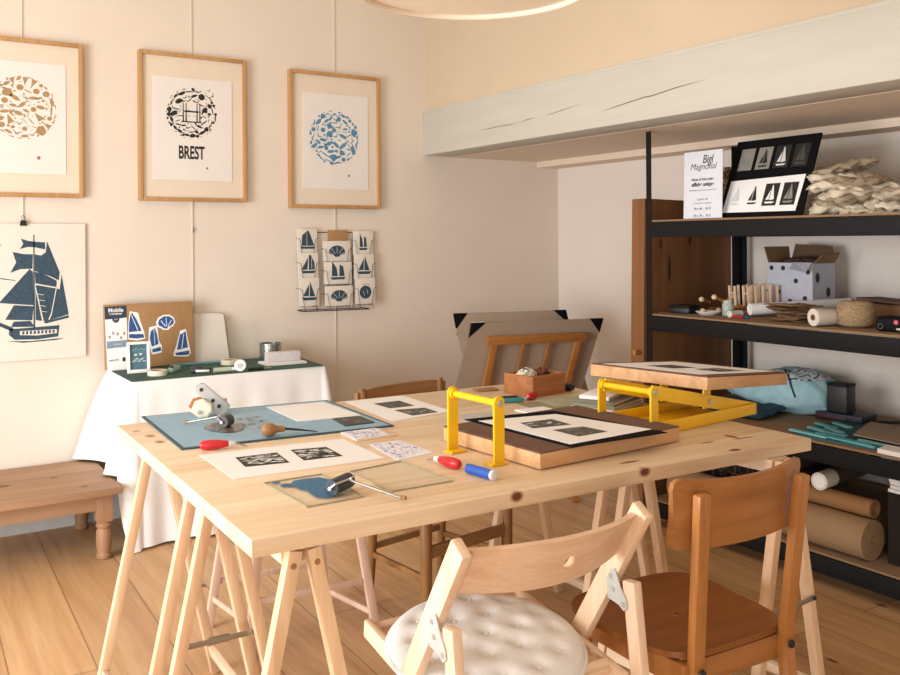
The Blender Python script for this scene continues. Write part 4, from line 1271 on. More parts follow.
MB().cyl((-XO + .03, -.10, .425), (XO - .03, -.10, .425), .010, n=16).build('rear_dowel', M['beech_x'], t)
for k in range(5):
    MB().box((0, .17 - .066 * k,   .452 - .0084 * k), (.36, .048, .012), (.13, 0, 0), .003).build('seat_slat', M['beech_x'], t)
MB().cyl((-XO, upr(.12), .12), (XO, upr(.12), .12), .010, n=16).build('foot_dowel', M['beech_x'], t)
# curved backrest with oval hole
def slat_pt(u, v, d):
    x = (u - .5) * 2 * (XO - .008)
    bow = -.060 * (1 - ((u - .5) * 2) ** 2)
    zt = .745 + .006 * math.cos((u - .5) * PI)
    zb = .652 - .010 * math.cos((u - .5) * PI)
    z = zb + (zt - zb) * v
    return Vector((x, upr(z) + .012 + bow + d, z))
mb = MB()
NU, NV = 48, 12
hc = (.53, .42); ha, hb = .045, .17
def warp(u, v):
    du, dv = (u - hc[0]) / ha, (v - hc[1]) / hb
    r = math.hypot(du, dv)
    return u, v, r
fv, bv = {}, {}
for i in range(NU + 1):
    for j in range(NV + 1):
        u, v = i / NU, j / NV
        fv[i, j] = mb.bm.verts.new(slat_pt(u, v, -.009)); bv[i, j] = mb.bm.verts.new(slat_pt(u, v, .009))
hi0, hi1, hj0, hj1 = 24, 27, 4, 7
# pull the ring of the hole onto an ellipse
for i in range(hi0, hi1 + 1):
    for j in range(hj0, hj1 + 1):
        if i in (hi0, hi1) or j in (hj0, hj1):
            a = math.atan2((j - (hj0 + hj1) / 2) / 1.5, (i - (hi0 + hi1) / 2) / 1.5)
            u, v = .531 + .034 * math.cos(a), .46 + .15 * math.sin(a)
            fv[i, j].co = slat_pt(u, v, -.009); bv[i, j].co = slat_pt(u, v, .009)
for i in range(NU):
    for j in range(NV):
        if hi0 <= i < hi1 and hj0 <= j < hj1: continue
        mb.bm.faces.new((fv[i, j], fv[i + 1, j], fv[i + 1, j + 1], fv[i, j + 1]))
        mb.bm.faces.new((bv[i, j], bv[i, j + 1], bv[i + 1, j + 1], bv[i + 1, j]))
for i in range(NU):
    for j in (0, NV):
        mb.bm.faces.new((fv[i, j], bv[i, j], bv[i + 1, j], fv[i + 1, j]))
for j in range(NV):
    for i in (0, NU):
        mb.bm.faces.new((fv[i, j], fv[i, j + 1], bv[i, j + 1], bv[i, j]))
for i in range(hi0, hi1):
    for j in (hj0, hj1): mb.bm.faces.new((fv[i, j], bv[i, j], bv[i + 1, j], fv[i + 1, j]))
for j in range(hj0, hj1):
    for i in (hi0, hi1): mb.bm.faces.new((fv[i, j], bv[i, j], bv[i, j + 1], fv[i, j + 1]))
for v_ in [v for v in mb.bm.verts if not v.link_faces]: mb.bm.verts.remove(v_)
mb.build('backrest', M['beech_x'], t)

# tufted round cushion
t = thing('seat_cushion', 'round white tufted cushion on the pale folding chair', 'cushion', (-2.610, -2.892, .442), rot=(.10, 0, -.1))
RC = .205
tuft = [(0, 0)] + [(.078 * math.cos(a), .078 * math.sin(a)) for a in [k * PI / 3 for k in range(6)]] + [(.150 * math.cos(a), .150 * math.sin(a)) for a in [k * PI / 6 + .26 for k in range(12)]]
def cush(u, v, top=True):
    a = u * 2 * PI
    r = RC * v
    x, y = r * math.cos(a), r * math.sin(a)
    e = max(0, 1 - v ** 4)
    h = .038 * e ** .5
    for tx, ty in tuft:
        d2 = (x - tx) ** 2 + (y - ty) ** 2
        h -= .010 * math.exp(-d2 / .00030) * e ** .4 + .004 * math.exp(-d2 / .0012) * e ** .4
    # creases between neighbouring tufts
    h += .0015 * math.sin(x * 70 + 1) * math.sin(y * 70 + 1) * e
    return Vector((x, y, h + .012 if top else -.006 * e - .0 + .004))
mb = MB(); mb.grid(lambda u, v: cush(u, max(v, .002)), 96, 48, True); mb.grid(lambda u, v: cush(u, max(v, .002), False), 96, 12, True)
bmesh.ops.remove_doubles(mb.bm, verts=mb.bm.verts, dist=1e-5)
cu = mb.build('cover', M['cushion'], t, angle=180)
MB().tube([(RC * math.cos(a), RC * math.sin(a), .009) for a in [k * PI / 32 for k in range(64)]], .0055, 8, True).build('piping', M['cushion'], t)
for tx, ty in tuft:
    z = cush(math.atan2(ty, tx) / (2 * PI), math.hypot(tx, ty) / RC).z
    MB().ball((tx, ty, z + .001), .0055, 10, (1, 1, .5)).build('button', M['cushion'], t)

# plywood bistro chair (right)
t = thing('plywood_chair', 'varnished brown plywood chair with curved wide backrest at the right front', 'chair', (-2.135, -2.985, 0), rotz=-.045)
YB = -.185
for s in (-1, 1):
    xo = s * .134; xt = s * .149
    mb = MB()
    p0, p1 = (xo - s * .006 * 0, YB - .055, 0), (xo + s * .0, YB - .002, .40)
    mb.bar(p0, (xo, YB + .006, .42), .032, .026, (1, 0, 0), .005)
    mb.bar((xo, YB + .006, .405), (xt, YB - .030, .787), .032, .022, (1, 0, 0), .005)
    st = mb.build('back_stile', M['ply_z'], t)
    MB().lathe([(0, 0), (.009, 0), (.008, .004), (.004, .006), (0, .006)], 16, Matrix.Translation((xo, YB - .012, .418)) @ Matrix.Rotation(PI / 2, 4, 'X')).build('bolt', M['blackplastic'], st)
    MB().bar((s * .17, .165, 0), (s * .155, .150, .425), .032, .032, (1, 0, 0), .006).build('front_leg', M['ply_z'], t)
    MB().box((s * .153, -.015, .405), (.020, .325, .052), bev=.003).build('side_apron', M['ply_z'], t)
    MB().bar((s * .163, .160, .20), (s * .158, YB - .02, .20), .018, .026, (1, 0, 0), .003).build('side_stretcher', M['ply_z'], t)
MB().box((0, .15, .405), (.30, .020, .052), bev=.003).build('front_apron', M['ply_x'], t)
MB().box((0, YB + .024, .405), (.29, .018, .052), bev=.003).build('rear_apron', M['ply_x'], t)
# dished plywood seat, wider at the front
mb = MB()
def seat_outline(a):
    c, s = math.cos(a), math.sin(a)
    n_ = 4.2
    r = (abs(c) ** n_ + abs(s) ** n_) ** (-1 / n_)
    x, y = r * c * .195, r * s * .188
    k = 1 + .07 * (y / .188)
    return x * k, y
def seat_fn(top):
    def f(u, v):
        a = u * 2 * PI
        v = max(v, .002)
        x, y = seat_outline(a); x, y = x * v, y * v
        z = .446 - .010 * (1 - v ** 2) ** 1.0 + (0.004 * (y / .188) ** 2)
        return Vector((x, y + .012, z if top else z - .013))
    return f
mb.grid(seat_fn(True), 80, 14, True); mb.grid(seat_fn(False), 80, 14, True)
bm2 = mb.bm
bmesh.ops.remove_doubles(bm2, verts=bm2.verts, dist=1e-5)
be = [e for e in bm2.edges if len(e.link_faces) == 1]
bmesh.ops.bridge_loops(bm2, edges=be)
mb.build('seat', M['ply_seat'], t)
# curved backrest board
mb = MB()
def back_fn(off):
    def f(u, v):
        q = math.sin((u - .5) * PI) * .35 + (u - .5) * 2 * .65
        x = q * .192
        bow = -.030 * (1 - q * q) + .022
        # rounded corners and waisted sides
        ck = 1 - math.sqrt(max(0, 1 - max(0, (abs(q) - .90) / .10) ** 2))
        zt = .815 - .012 * (1 - q * q) - .024 * ck
        zb = .668 - .004 * (1 - q * q) + .022 * ck
        z = zb + (zt - zb) * v
        x *= 1 - .02 * math.sin(v * PI)
        return Vector((x, YB - .004 + bow + off - (z - .74) * .08, z))
    return f
A, B = back_fn(-.006), back_fn(.006)
NU, NV = 96, 10
Fv = [[mb.bm.verts.new(A(i / NU, j / NV)) for j in range(NV + 1)] for i in range(NU + 1)]
Bv = [[mb.bm.verts.new(B(i / NU, j / NV)) for j in range(NV + 1)] for i in range(NU + 1)]
for i in range(NU):
    for j in range(NV):
        mb.bm.faces.new((Fv[i][j], Fv[i + 1][j], Fv[i + 1][j + 1], Fv[i][j + 1])); mb.bm.faces.new((Bv[i][j], Bv[i][j + 1], Bv[i + 1][j + 1], Bv[i + 1][j]))
    for j in (0, NV): mb.bm.faces.new((Fv[i][j], Bv[i][j], Bv[i + 1][j], Fv[i + 1][j]))
for j in range(NV):
    for i in (0, NU): mb.bm.faces.new((Fv[i][j], Fv[i][j + 1], Bv[i][j + 1], Bv[i][j]))
mb.build('backrest', M['ply_x'], t)

# brown straight chair pushed under the far side
t = thing('brown_chair', 'old brown wooden chair tucked under the far side of the table', 'chair', W(1.065, 1.15, 0), rotz=TA + .20)
for s in (-1, 1):
    mb = MB()
    mb.tube([(s * .168, .180, 0), (s * .166, .164, .18), (s * .165, .150, .42), (s * .172, .165, .62), (s * .186, .195, .770)], [.013, .015, .018, .016, .014], 12)
    mb.build('back_post', M['brown_z'], t)
    mb = MB(); mb.lathe([(.016, 0), (.018, .05), (.020, .25), (.021, .42), (.018, .425), (0, .425)], 20, Matrix.Translation((s * .19, -.155, 0)))
    mb.build('front_leg', M['brown_z'], t)
    MB().bar((s * .188, -.155, .19), (s * .166, .165, .19), .014, .020, (1, 0, 0), .003).build('side_stretcher', M['brown_z'], t)
MB().bar((-.19, -.155, .275), (.19, -.155, .275), .040, .016, (0, 0, 1), .003).build('front_stretcher', M['brown_x'], t)
MB().bar((-.165, .163, .215), (.165, .163, .215), .022, .014, (0, 0, 1), .003).build('rear_stretcher', M['brown_x'], t)
mb = MB(); mb.prism([(-.215, -.18), (.215, -.18), (.18, .14), (-.18, .14)], .022, Matrix.Translation((0, 0, .425)), .006); mb.build('seat', M['brown_x'], t)
mb = MB()
def rail_fn(off):
    return lambda u, v: Vector(((u - .5) * .42, .185 + off + .012 * (1 - (2 * u - 1) ** 2), .700 + .070 * v - .012 * (2 * u - 1) ** 4 * v))
mb.grid(rail_fn(0), 30, 4); mb.grid(rail_fn(.018), 30, 4)
bmesh.ops.bridge_loops(mb.bm, edges=[e for e in mb.bm.edges if len(e.link_faces) == 1])
mb.build('top_rail', M['brown_x'], t)
mb = MB(); mb.bar((-.165, .168, .60), (.165, .168, .60), .045, .014, (0, 0, 1), .003); mb.build('lower_rail', M['brown_x'], t)

# pale stool frame under the table
t = thing('pale_stool', 'pale pinkish wooden stool with splayed legs under the table', 'stool', (-2.50, -1.61, 0), rotz=-.10)
ft = {(-1, 1): (-.245, .143), (1, 1): (.168, .145), (1, -1): (.245, -.140), (-1, -1): (-.185, -.150)}
for (sx, sy), (fx, fy) in ft.items():
    MB().bar((fx, fy, 0), (fx * .72, fy * .76, .47), .028, .022, (1, 0, 0), .003).build('leg', M['pale_z'], t)
def lp(k, z):
    fx, fy = ft[k]; q = z / .47
    return (fx * (1 - .28 * q), fy * (1 - .24 * q), z)
for a, b, z in (((-1, 1), (1, 1), .155), ((1, 1), (1, -1), .06), ((-1, -1), (1, -1), .17), ((-1, 1), (-1, -1), .10)):
    MB().bar(lp(a, z), lp(b, z), .018, .012, (0, 0, 1), .002).build('rail', M['pale_z'], t)
MB().box((0, 0, .481), (.40, .27, .022), bev=.006).build('seat', M['pale_z'], t)

# ================================================================ PORTFOLIO RACK IN THE CORNER
RO = Vector((-.885, -.755, 0)); RR = -.245
t = thing('portfolio_rack', 'folding slatted wooden rack holding the grey portfolios in the corner', 'rack', RO, rotz=RR)
def fpan(x, z, s=1, off=0.0):     # point on the front (s=1) or back (s=-1) leaf
    y = -.22 + (.82 - z) * .545
    return (x, s * y + off, z)
for s in (1, -1):
    for sx in (-1, 1):
        xx = sx * (.225 if s == 1 else .198)
        MB().bar(fpan(xx, .0, s), fpan(xx, .80, s), .034, .022, (1, 0, 0), .003).build('stile', M['rack_z'], t)
    for sx in (-1, 1):
        MB().bar(fpan(sx * .068, .44, s), fpan(sx * .068, .80, s), .014, .014, (1, 0, 0), .002).build('slat', M['rack_z'], t)
    a, b = fpan(-.265, .815, s), fpan(.265, .815, s)
    MB().bar(a, b, .040, .026, (0, .48, -.87), .004).build('top_rail', M['rack_x'], t)
    MB().bar(fpan(-.22, .44, s), fpan(.22, .44, s), .034, .020, (0, .48, -.87), .003).build('bottom_rail', M['rack_x'], t)
def portfolio(label, s, x0, x1, zt, zb, dz=0.0, skew=0.0):
    t = thing('portfolio', label, 'portfolio', RO, rotz=RR, group='grey portfolios in the rack')
    sg = 1 if s == 1 else -1
    for off, nm in ((.020 + .002, 'front_cover'), (.034, 'back_cover')):
        o1 = off if s == 1 else -off
        A = [fpan(x0, zb, s, o1), fpan(x1, zb, s, o1), fpan(x1 + skew, zt, s, o1), fpan(x0 + skew, zt, s, o1)]
        mb = MB()
        th = .003 * sg
        lo = [mb.bm.verts.new(p) for p in A]; hi = [mb.bm.verts.new((p[0], p[1] + th, p[2])) for p in A]
        mb.bm.faces.new(lo); mb.bm.faces.new(hi[::-1])
        for k in range(4): mb.bm.faces.new((lo[k], hi[k], hi[(k + 1) % 4], lo[(k + 1) % 4]))
        cv = mb.build(nm, M['grey_board'], t, False)
        # black cloth corners
        cz = .075
        for (cx, d) in ((x0 + skew, 1), (x1 + skew, -1)):
            mb = MB()
            yo = -.0012 if s == 1 else -.0045
            P = [fpan(cx - d * .001, zt + .001, s, o1 + yo), fpan(cx + d * cz, zt + .001, s, o1 + yo), fpan(cx - d * .001, zt - cz, s, o1 + yo)]
            mb.bm.faces.new([mb.bm.verts.new(p) for p in P])
            P2_ = [(p[0], p[1] + .0065 - .0005, p[2]) for p in P]
            mb.bm.faces.new([mb.bm.verts.new(p) for p in P2_][::-1])
            mb.build('corner', M['blackfelt'], cv, False, fix=False)
    return t
portfolio('grey portfolio with black corners leaning behind the slatted front of the rack', 1, -.375, .325, .905, .46, skew=.02)
portfolio('grey portfolio with black corners at the back of the rack, nearer the picture wall', -1, -.255, .395, .912, .46, skew=-.02)
t = thing('paper_sheaf', 'loose white papers standing between the two grey portfolios', 'papers', RO, rotz=RR)
for k in range(3):
    mb = MB()
    x0, x1 = -.20 + .012 * k, -.115 + .012 * k
    mb.bm.faces.new([mb.bm.verts.new(p) for p in [fpan(x0 + .05, .47, -1, -.055 - .004 * k), fpan(x1, .47, -1, -.055 - .004 * k), fpan(x1, .868 - .004 * k, -1, -.055 - .004 * k), fpan(x0, .868 - .004 * k, -1, -.055 - .004 * k)]])
    mb.build('sheet', M['white'], t, False, fix=False)

# heavy wooden board behind the shelving
t = thing('wooden_slab', 'thick knotty wooden slab in shadowed brown standing behind the black shelving', 'slab', (-.625, -1.318, 0), rot=(0, .018, 0))
MB().box((.3025, 0, .746), (.605, .088, 1.49), bev=.004).build('slab', M['dkwood'], t)
MB().box((-.003, 0, .746), (.006, .084, 1.486), bev=.002).build('lit_edge', wood('slab_lit_edge_wood', '#96653c', '#784c24', 'Z', .8, .6, 1), t)  # room-facing side coloured lighter to stand for the light on it
MB().cyl((-.045, -.02, .765), (0, -.02, .765), .013, n=16).build('peg', M['ply_z'], t)

# ================================================================ BLACK SHELVING
RX0, RX1, RY0, RY1 = -.710, -.055, -1.475, -2.93
SH = [('bottom', .125), ('second', .537), ('third', .961), ('top', 1.384)]
t = thing('shelving_unit', 'black steel shelving unit with brown board shelves along the right wall', 'shelving', (RX0, RY0, 0))
dx, dy = RX1 - RX0, RY1 - RY0
for px_ in (0, dx):
    for py_ in (0, dy):
        mb = MB(); s = 1 if px_ == 0 else -1; q = -1 if py_ == 0 else 1
        wd = .030 if px_ == 0 else .075
        mb.box((px_ + s * .0015, py_ + q * .015, .893), (.003, .030, 1.786)); mb.box((px_ + s * wd / 2, py_ + q * .0015, .893), (wd, .003, 1.786))
        po = mb.build('post', M['blackmetal'], t, False)
        if px_ == 0 and py_ == 0:
            for k in range(8):
                z = .25 + k * .20
                MB().cyl((px_, py_ - .015, z), (px_ - .0012, py_ - .015, z), .003, n=10).build('slot', M['darkmetal'], po)
M['shelfboard'] = plain('fibre_board', '#8c6f52', .8, var=.06, scale=20)
for nm, z in SH:
    MB().box((dx / 2, dy / 2, z - .004), (dx - .008, abs(dy) - .008, .008), bev=.001).build('shelf_board', M['shelfboard'], t)
    for px_ in (0, dx):
        MB().box((px_ + (.004 if px_ == 0 else -.004), dy / 2, z - .044), (.010, abs(dy) - .004, .066), bev=.002).build('beam', M['blackmetal'], t)
    for py_ in (-.006, dy + .006):
        MB().box((dx / 2, py_, z - .044), (dx - .02, .008, .062), bev=.002).build('end_beam', M['blackmetal'], t)

# ---------------------------------------------------------------- top shelf
Z1 = 1.3845
t = thing('price_card', 'white printed price card standing at the front of the top shelf', 'sign', (-.690, -1.785, Z1), rot=(0, .03, 0))
MB().box((0, 0, .145), (.004, .210, .288), bev=.0005).build('card', plain('cool_white_card', '#dcdde6', .8, var=.01), t)
MFX = lambda y, z, d=.0024: Matrix(((0, 0, -1, -d), (-1, 0, 0, y), (0, 1, 0, z), (0, 0, 0, 1)))
for s, y, z, sz, sx, sh, bo in (('Bigl', -.025, .252, .050, .8, .25, .0008), ('Magnolial', 0.0, .222, .038, 1.0, .3, 0), ('Nous créons votre', 0, .168, .016, 1.0, 0, .0006), ('affiche unique', 0, .146, .022, 1.0, .1, .0010),
                        ('impression à la main sur papier d’art', 0, .122, .009, 1.1, .1, 0), ('à partir de', 0, .083, .014, 1, .15, 0), ('sur demande, sans engagement', 0, .066, .008, 1, 0, 0), ('30 x 40  :  45 €', 0, .042, .014, 1.05, 0, .0002), ('50 x 70  :  75 €', 0, .012, .014, 1.05, 0, .0002)):
    text_mesh('lettering', s, sz, M['greyblack'], t, MFX(y, z), sx, bold=bo, shear=sh)

t = thing('sample_panel', 'black presentation panel with eight little sailing boat prints on the top shelf', 'panel', (-.662, -2.050, Z1), rot=(0, .38, 0))
MB().box((0, 0, .176), (.008, .405, .352), bev=.001).build('panel', M['blackfelt'], t)
FX = lambda d: (lambda u, v: Vector((-.004 - d, -u, v)))       # u to the right as seen, v up
mb = MB(); mb.flat([(-.188, .022), (.170, .020), (.178, .176), (-.182, .166)], FX(.0006)); ws = mb.build('white_strip', M['white'], t, False, fix=False)
def mini(u, v, w, h, card, boat, line, parent):
    o = parent
    if card:
        mb = MB(); mb.flat([(u - w / 2, v), (u + w / 2, v), (u + w / 2, v + h), (u - w / 2, v + h)], FX(.0012)); o = mb.build('print_card', card, parent, False, fix=False)
    polys = [[(-.02, .24), (.0, .92), (.06, .92), (.30, .28)], [(-.06, .28), (-.05, .74), (-.30, .26)], [(-.34, .18), (.36, .18), (.24, .10), (-.26, .10)]]
    mb = MB(); [mb.flat([(u + a * w, v + b * h) for a, b in p], FX(.0018)) for p in polys]
    mb.build('boat_print', boat, o, False, fix=False)
M['stone'] = plain('stone_ink', '#8d8880', .8, var=.06)
for k, (cd, bt) in enumerate([(M['stone'], M['midgrey']), (M['stone'], M['black']), (M['black'], M['palegrey']), (M['black'], M['greyblack'])]):
    mini(-.130 + .088 * k, .212, .070, .100, cd, bt, None, t)
for k, (cd, bt) in enumerate([(None, M['palegrey']), (None, M['black']), (M['black'], M['white']), (M['black'], M['midgrey'])]):
    mini(-.135 + .086 * k, .046, .068, .098, cd, bt, None, ws)

# folded cotton bags
def soft_pad(w, d, h, seed, rip=1.0):
    rr = random.Random(seed); ph = [rr.uniform(0, 6) for _ in range(10)]
    mb = MB()
    def fn(sgn):
        def f(u, v):
            x, y = (u - .5) * w, (v - .5) * d
            e = (1 - abs(2 * u - 1) ** 6) * (1 - abs(2 * v - 1) ** 6)
            saw = 2 * abs(((u * 3.2 + v * 1.7 + ph[6]) % 1) - .5) - .5
            saw2 = 2 * abs(((v * 4.1 - u * 1.9 + ph[7]) % 1) - .5) - .5
            z = h * .5 * (sgn * (e ** .35) + rip * (.55 * math.sin(5 * u + ph[0]) * math.sin(4 * v + ph[1]) + .7 * saw + .5 * saw2))
            x += .010 * math.sin(7 * v + ph[4]) + .006 * rip * saw2; y += .012 * math.sin(6 * u + ph[5]) + .008 * rip * saw
            return Vector((x, y, z))
        return f
    mb.grid(fn(1), 26, 26); mb.grid(fn(-1), 26, 26)
    bmesh.ops.remove_doubles(mb.bm, verts=mb.bm.verts, dist=1e-5)
    return mb
rnd = random.Random(31)
cot = [M['cotton'], plain('cotton_light', '#e0d3bd', .95, var=.08, scale=25, bmp=.2), plain('cotton_dark', '#a8977d', .95, var=.1, scale=25, bmp=.2)]  # three cotton tones alternating from bag to bag
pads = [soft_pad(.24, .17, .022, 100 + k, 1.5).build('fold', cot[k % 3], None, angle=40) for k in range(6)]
for p_ in pads: COL.objects.unlink(p_)
stacks = [(-2.300, 9, 'left'), (-2.42, 6, 'middle'), (-2.56, 4, 'right')]
where = {'left': 'beside the black panel', 'middle': 'in its middle', 'right': 'at its low right end'}
nb = 0
for sy, n, side in stacks:
    for k in range(n):
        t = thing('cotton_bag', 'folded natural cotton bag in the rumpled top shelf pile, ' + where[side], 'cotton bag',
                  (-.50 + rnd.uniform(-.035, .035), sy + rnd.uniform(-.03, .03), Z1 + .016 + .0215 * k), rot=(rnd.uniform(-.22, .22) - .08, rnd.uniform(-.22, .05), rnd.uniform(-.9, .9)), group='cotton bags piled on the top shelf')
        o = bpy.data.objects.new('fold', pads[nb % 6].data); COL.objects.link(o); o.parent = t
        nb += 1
for p_ in pads: bpy.data.objects.remove(p_)
t = thing('patterned_pouch', 'rolled patterned cloth bundle glimpsed between price card and black panel', 'bundle', (-.40, -1.70, Z1))
MB().lathe([(0, 0), (.05, .002), (.056, .02), (.054, .20), (.045, .235), (0, .24)], 24).build('cloth', spotted('pouch_pattern', '#8a7258', '#5a4632', '#cbb894', 40), t)
t = thing('teal_pouch', 'small teal folded cloth at the right end of the top shelf', 'cloth', (-.52, -2.73, Z1))
MB().box((0, 0, .045), (.14, .10, .09), bev=.02, seg=3).build('cloth', M['teal'], t)

# ---------------------------------------------------------------- third shelf
Z2 = .9615
t = thing('small_black_box', 'small flat black box at the left end of the third shelf', 'box', (-.565, -1.565, Z2), rotz=.2)
MB().box((0, 0, .012), (.09, .10, .024), bev=.003).build('base', M['blackplastic'], t); MB().box((0, 0, .030), (.092, .102, .012), bev=.003).build('lid', M['blackmetal'], t)
HG = [(-.47, -1.545, .012, .5, 0), (-.40, -1.60, .012, .9, 0), (-.46, -1.64, .013, .2, 0), (-.37, -1.66, .03, .7, .25), (-.42, -1.70, .045, -.2, .35), (-.33, -1.60, .045, 1.1, .3), (-.38, -1.54, .04, .4, .2)]
HL = ['nearest the black box', 'behind the white saucer', 'beside the white saucer', 'raised on the heap left of the peg racks', 'topmost of the heap by the peg racks', 'deep in the heap at the back', 'pointing up at the slab side of the heap']
for k, (x, y, z, r, pit) in enumerate(HG):
    t = thing('hand_tool', 'turned wooden carving tool with pale knob, ' + HL[k], 'carving tool', (x, y, Z2 + z), rot=(0, pit, r), group='wooden carving tools on the third shelf')
    MB().lathe([(0, -.085), (.006, -.084), (.008, -.04), (.006, 0), (.010, .02), (.007, .03)], 16, Matrix.Rotation(PI / 2, 4, 'Y')).build('shaft', M['rack_x'], t)
    MB().ball((-.088, 0, 0), .0125, 14).build('knob', M['beech_z'], t)
t = thing('wood_offcut', 'rough wooden offcut lying under the tool handles', 'offcut', (-.36, -1.62, Z2), rotz=1.0)
MB().box((0, 0, .008), (.16, .10, .016), bev=.003).build('plank', M['rack_x'], t)
t = thing('saucer', 'small white saucer at the front of the third shelf', 'saucer', (-.56, -1.70, Z2))
MB().lathe([(0, .003), (.03, .003), (.034, 0), (.04, .004), (.055, .014), (.053, .016), (.036, .007), (0, .006)], 36).build('dish', M['white'], t)
t = thing('glass_jar', 'small glass jar with green base between saucer and white tube', 'jar', (-.545, -1.795, Z2))
MB().lathe([(0, .001), (.022, .001), (.024, .004), (.024, .05), (.020, .058), (.020, .066), (.022, .068), (.018, .068), (.018, .058), (.021, .05), (.021, .006), (0, .005)], 28).build('jar', M['jarglass'], t)
MB().lathe([(0, .006), (.0205, .006), (.0205, .018), (0, .018)], 24).build('green_contents', plain('green_ink', '#3c6b50', .5), t)
t = thing('film_spool', 'small white cylindrical roll beside the glass jar', 'roll', (-.575, -1.848, Z2))
MB().cyl((-.02, .0, .014), (.05, .0, .014), .014, n=20).build('roll', M['offwhite'], t); MB().pipe((-.022, 0, .014), (-.02, 0, .014), .014, .006).build('end_ring', M['palegrey'], t)
t = thing('red_blue_pens', 'small red and blue sticks lying under the white tube', 'sticks', (-.60, -1.89, Z2))
MB().cyl((0, -.03, .005), (.01, .05, .005), .005, n=12).build('red_stick', M['red'], t); MB().cyl((.012, -.05, .005), (.03, .02, .005), .005, n=12).build('blue_stick', M['ink_blue'], t)

def peg_rack(label, x, y, rz, n, ln):
    t = thing('peg_rack', label, 'peg rack', (x, y, Z2 + .021), rot=(0, -.045, rz), group='wooden peg racks on the third shelf')
    for sy in (-.022, .022):
        MB().box((ln / 2, sy, .010), (ln, .012, .012), bev=.001).build('rail', M['rack_x'], t)
    for k in range(n):
        xx = .012 + (ln - .024) * k / (n - 1)
        for sy in (-.022, .022):
            MB().box((xx, sy, .054), (.009, .010, .100), bev=.001).build('peg', M['beech_z'], t)
    for k in (0, n - 1):
        xx = .012 + (ln - .024) * k / (n - 1)
        MB().box((xx, 0, .072), (.006, .05, .008), bev=.001).build('cross_bar', M['beech_x'], t)
t = thing('brown_pad', 'flat brown pad under the wooden peg racks on the third shelf', 'pad', (-.30, -1.80, Z2), rotz=-.4)
MB().box((0, 0, .010), (.34, .17, .020), bev=.004).build('pad', M['kraft_dk'], t)
peg_rack('longer wooden peg rack standing in front of the dotted carton', -.43, -1.79, -.40, 9, .30)
peg_rack('shorter wooden peg rack left of the longer one, by the slab', -.43, -1.715, -.35, 5, .20)

t = thing('white_tube', 'long white paper tube lying diagonally on the third shelf', 'tube', (-.525, -1.895, Z2), rotz=-.46)
MB().pipe((0, 0, .034), (.455, 0, .052), .0255, .018, 32).build('tube', M['white'], t); MB().cyl((.006, 0, .034), (.010, 0, .034), .018, n=28).build('end_plug', M['offwhite'], t)
MB().cyl((.455, 0, .052), (.462, 0, .052), .024, n=28).build('dark_end', M['darkmetal'], t)

# dotted carton with open flaps
t = thing('dotted_carton', 'white carton with black dots and open flaps full of brown paper', 'carton', (-.20, -1.915, Z2), rotz=.0)
MB().box((0, .0, .115), (.16, .225, .228), bev=.001).build('body', plain('dotted_white', '#b9bac6', .7, var=.05), t, False)
mb = MB()
for y, z in ((.095, .205), (.035, .205), (-.03, .15), (-.075, .075), (.06, .10), (.0, .06), (-.09, .19), (.09, .04)):
    mb = MB(); mb.flat(ell(-y, z, .011, .011, 18), lambda u, v: Vector((-.0806, -u, v))); mb.build('dot', M['black'], t, False, fix=False)
for x, z in ((-.045, .165), (.03, .10)):
    mb = MB(); mb.flat(ell(x, z, .015, .022, 18), lambda u, v: Vector((u, -.1131, v))); mb.build('dot', M['black'], t, False, fix=False)
def flap(pts, mat, nm='flap'):
    mb = MB(); mb.bm.faces.new([mb.bm.verts.new(p) for p in pts]); o = mb.build(nm, mat, t, False, fix=False)
    md = o.modifiers.new('thickness', 'SOLIDIFY'); md.thickness = .003
    return o
flap([(-.08, .11, .229), (.075, .11, .229), (.085, .125, .300), (-.085, .13, .300)], M['kraft_dk'])
flap([(-.08, -.02, .229), (-.08, -.112, .229), (-.125, -.112, .19), (-.125, -.03, .20)], plain('flap_white', '#c3c4ce', .7))
flap([(.08, -.11, .229), (.08, .11, .229), (.10, .10, .31), (.097, -.09, .300)], plain('kraft_flap_dark', '#5f4632', .85, var=.08))
flap([(.075, -.1125, .229), (-.075, -.1125, .229), (-.065, -.15, .265), (.075, -.14, .275)], M['kraft_dk'])
crumple((0, 0, .225), .046, (1.4, 1.9, .6), 9).build('brown_paper', plain('brown_crumple', '#4a3426', .9, var=.3), t)

# kraft envelopes, a loose pile: each its own
rnd = random.Random(17)
for k in range(9):
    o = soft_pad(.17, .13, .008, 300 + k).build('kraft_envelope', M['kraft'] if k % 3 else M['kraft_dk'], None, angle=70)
    place(o, (-.525 + rnd.uniform(-.02, .03), -2.115 + rnd.uniform(-.022, .018), Z2 + .008 + .0072 * k), rot=(rnd.uniform(-.05, .05), rnd.uniform(-.05, .05), rnd.uniform(-.5, .5)))
    tag(o, 'brown kraft packet in the loose flat pile between tube and thread cone', 'packet', 'kraft packets on the third shelf')
t = thing('thread_cone', 'white thread spool lying on its side, flat end facing out', 'thread spool', (-.615, -2.318, Z2), rotz=-.30)
Mr = Matrix.Translation((0, 0, .0345)) @ Matrix.Rotation(PI / 2, 4, 'Y')
MB().lathe([(.012, -.055), (.033, -.055), (.034, -.05), (.033, -.042), (.0315, .035), (.028, .045), (.012, .045), (.012, -.055)], 40, Mr).build('thread', M['offwhite'], t)
MB().lathe([(.0085, -.057), (.012, -.057), (.012, .047), (.0085, .047), (.0085, -.057)], 24, Mr).build('core', M['kraft_dk'], t)
t = thing('twine_ball', 'thick jute twine ball next to the white thread spool', 'twine', (-.560, -2.408, Z2))
MB().lathe([(0, .0), (.045, .001), (.058, .010), (.064, .030), (.065, .065), (.060, .088), (.048, .098), (.02, .100), (0, .098)], 48).build('winding', M['twine'], t)
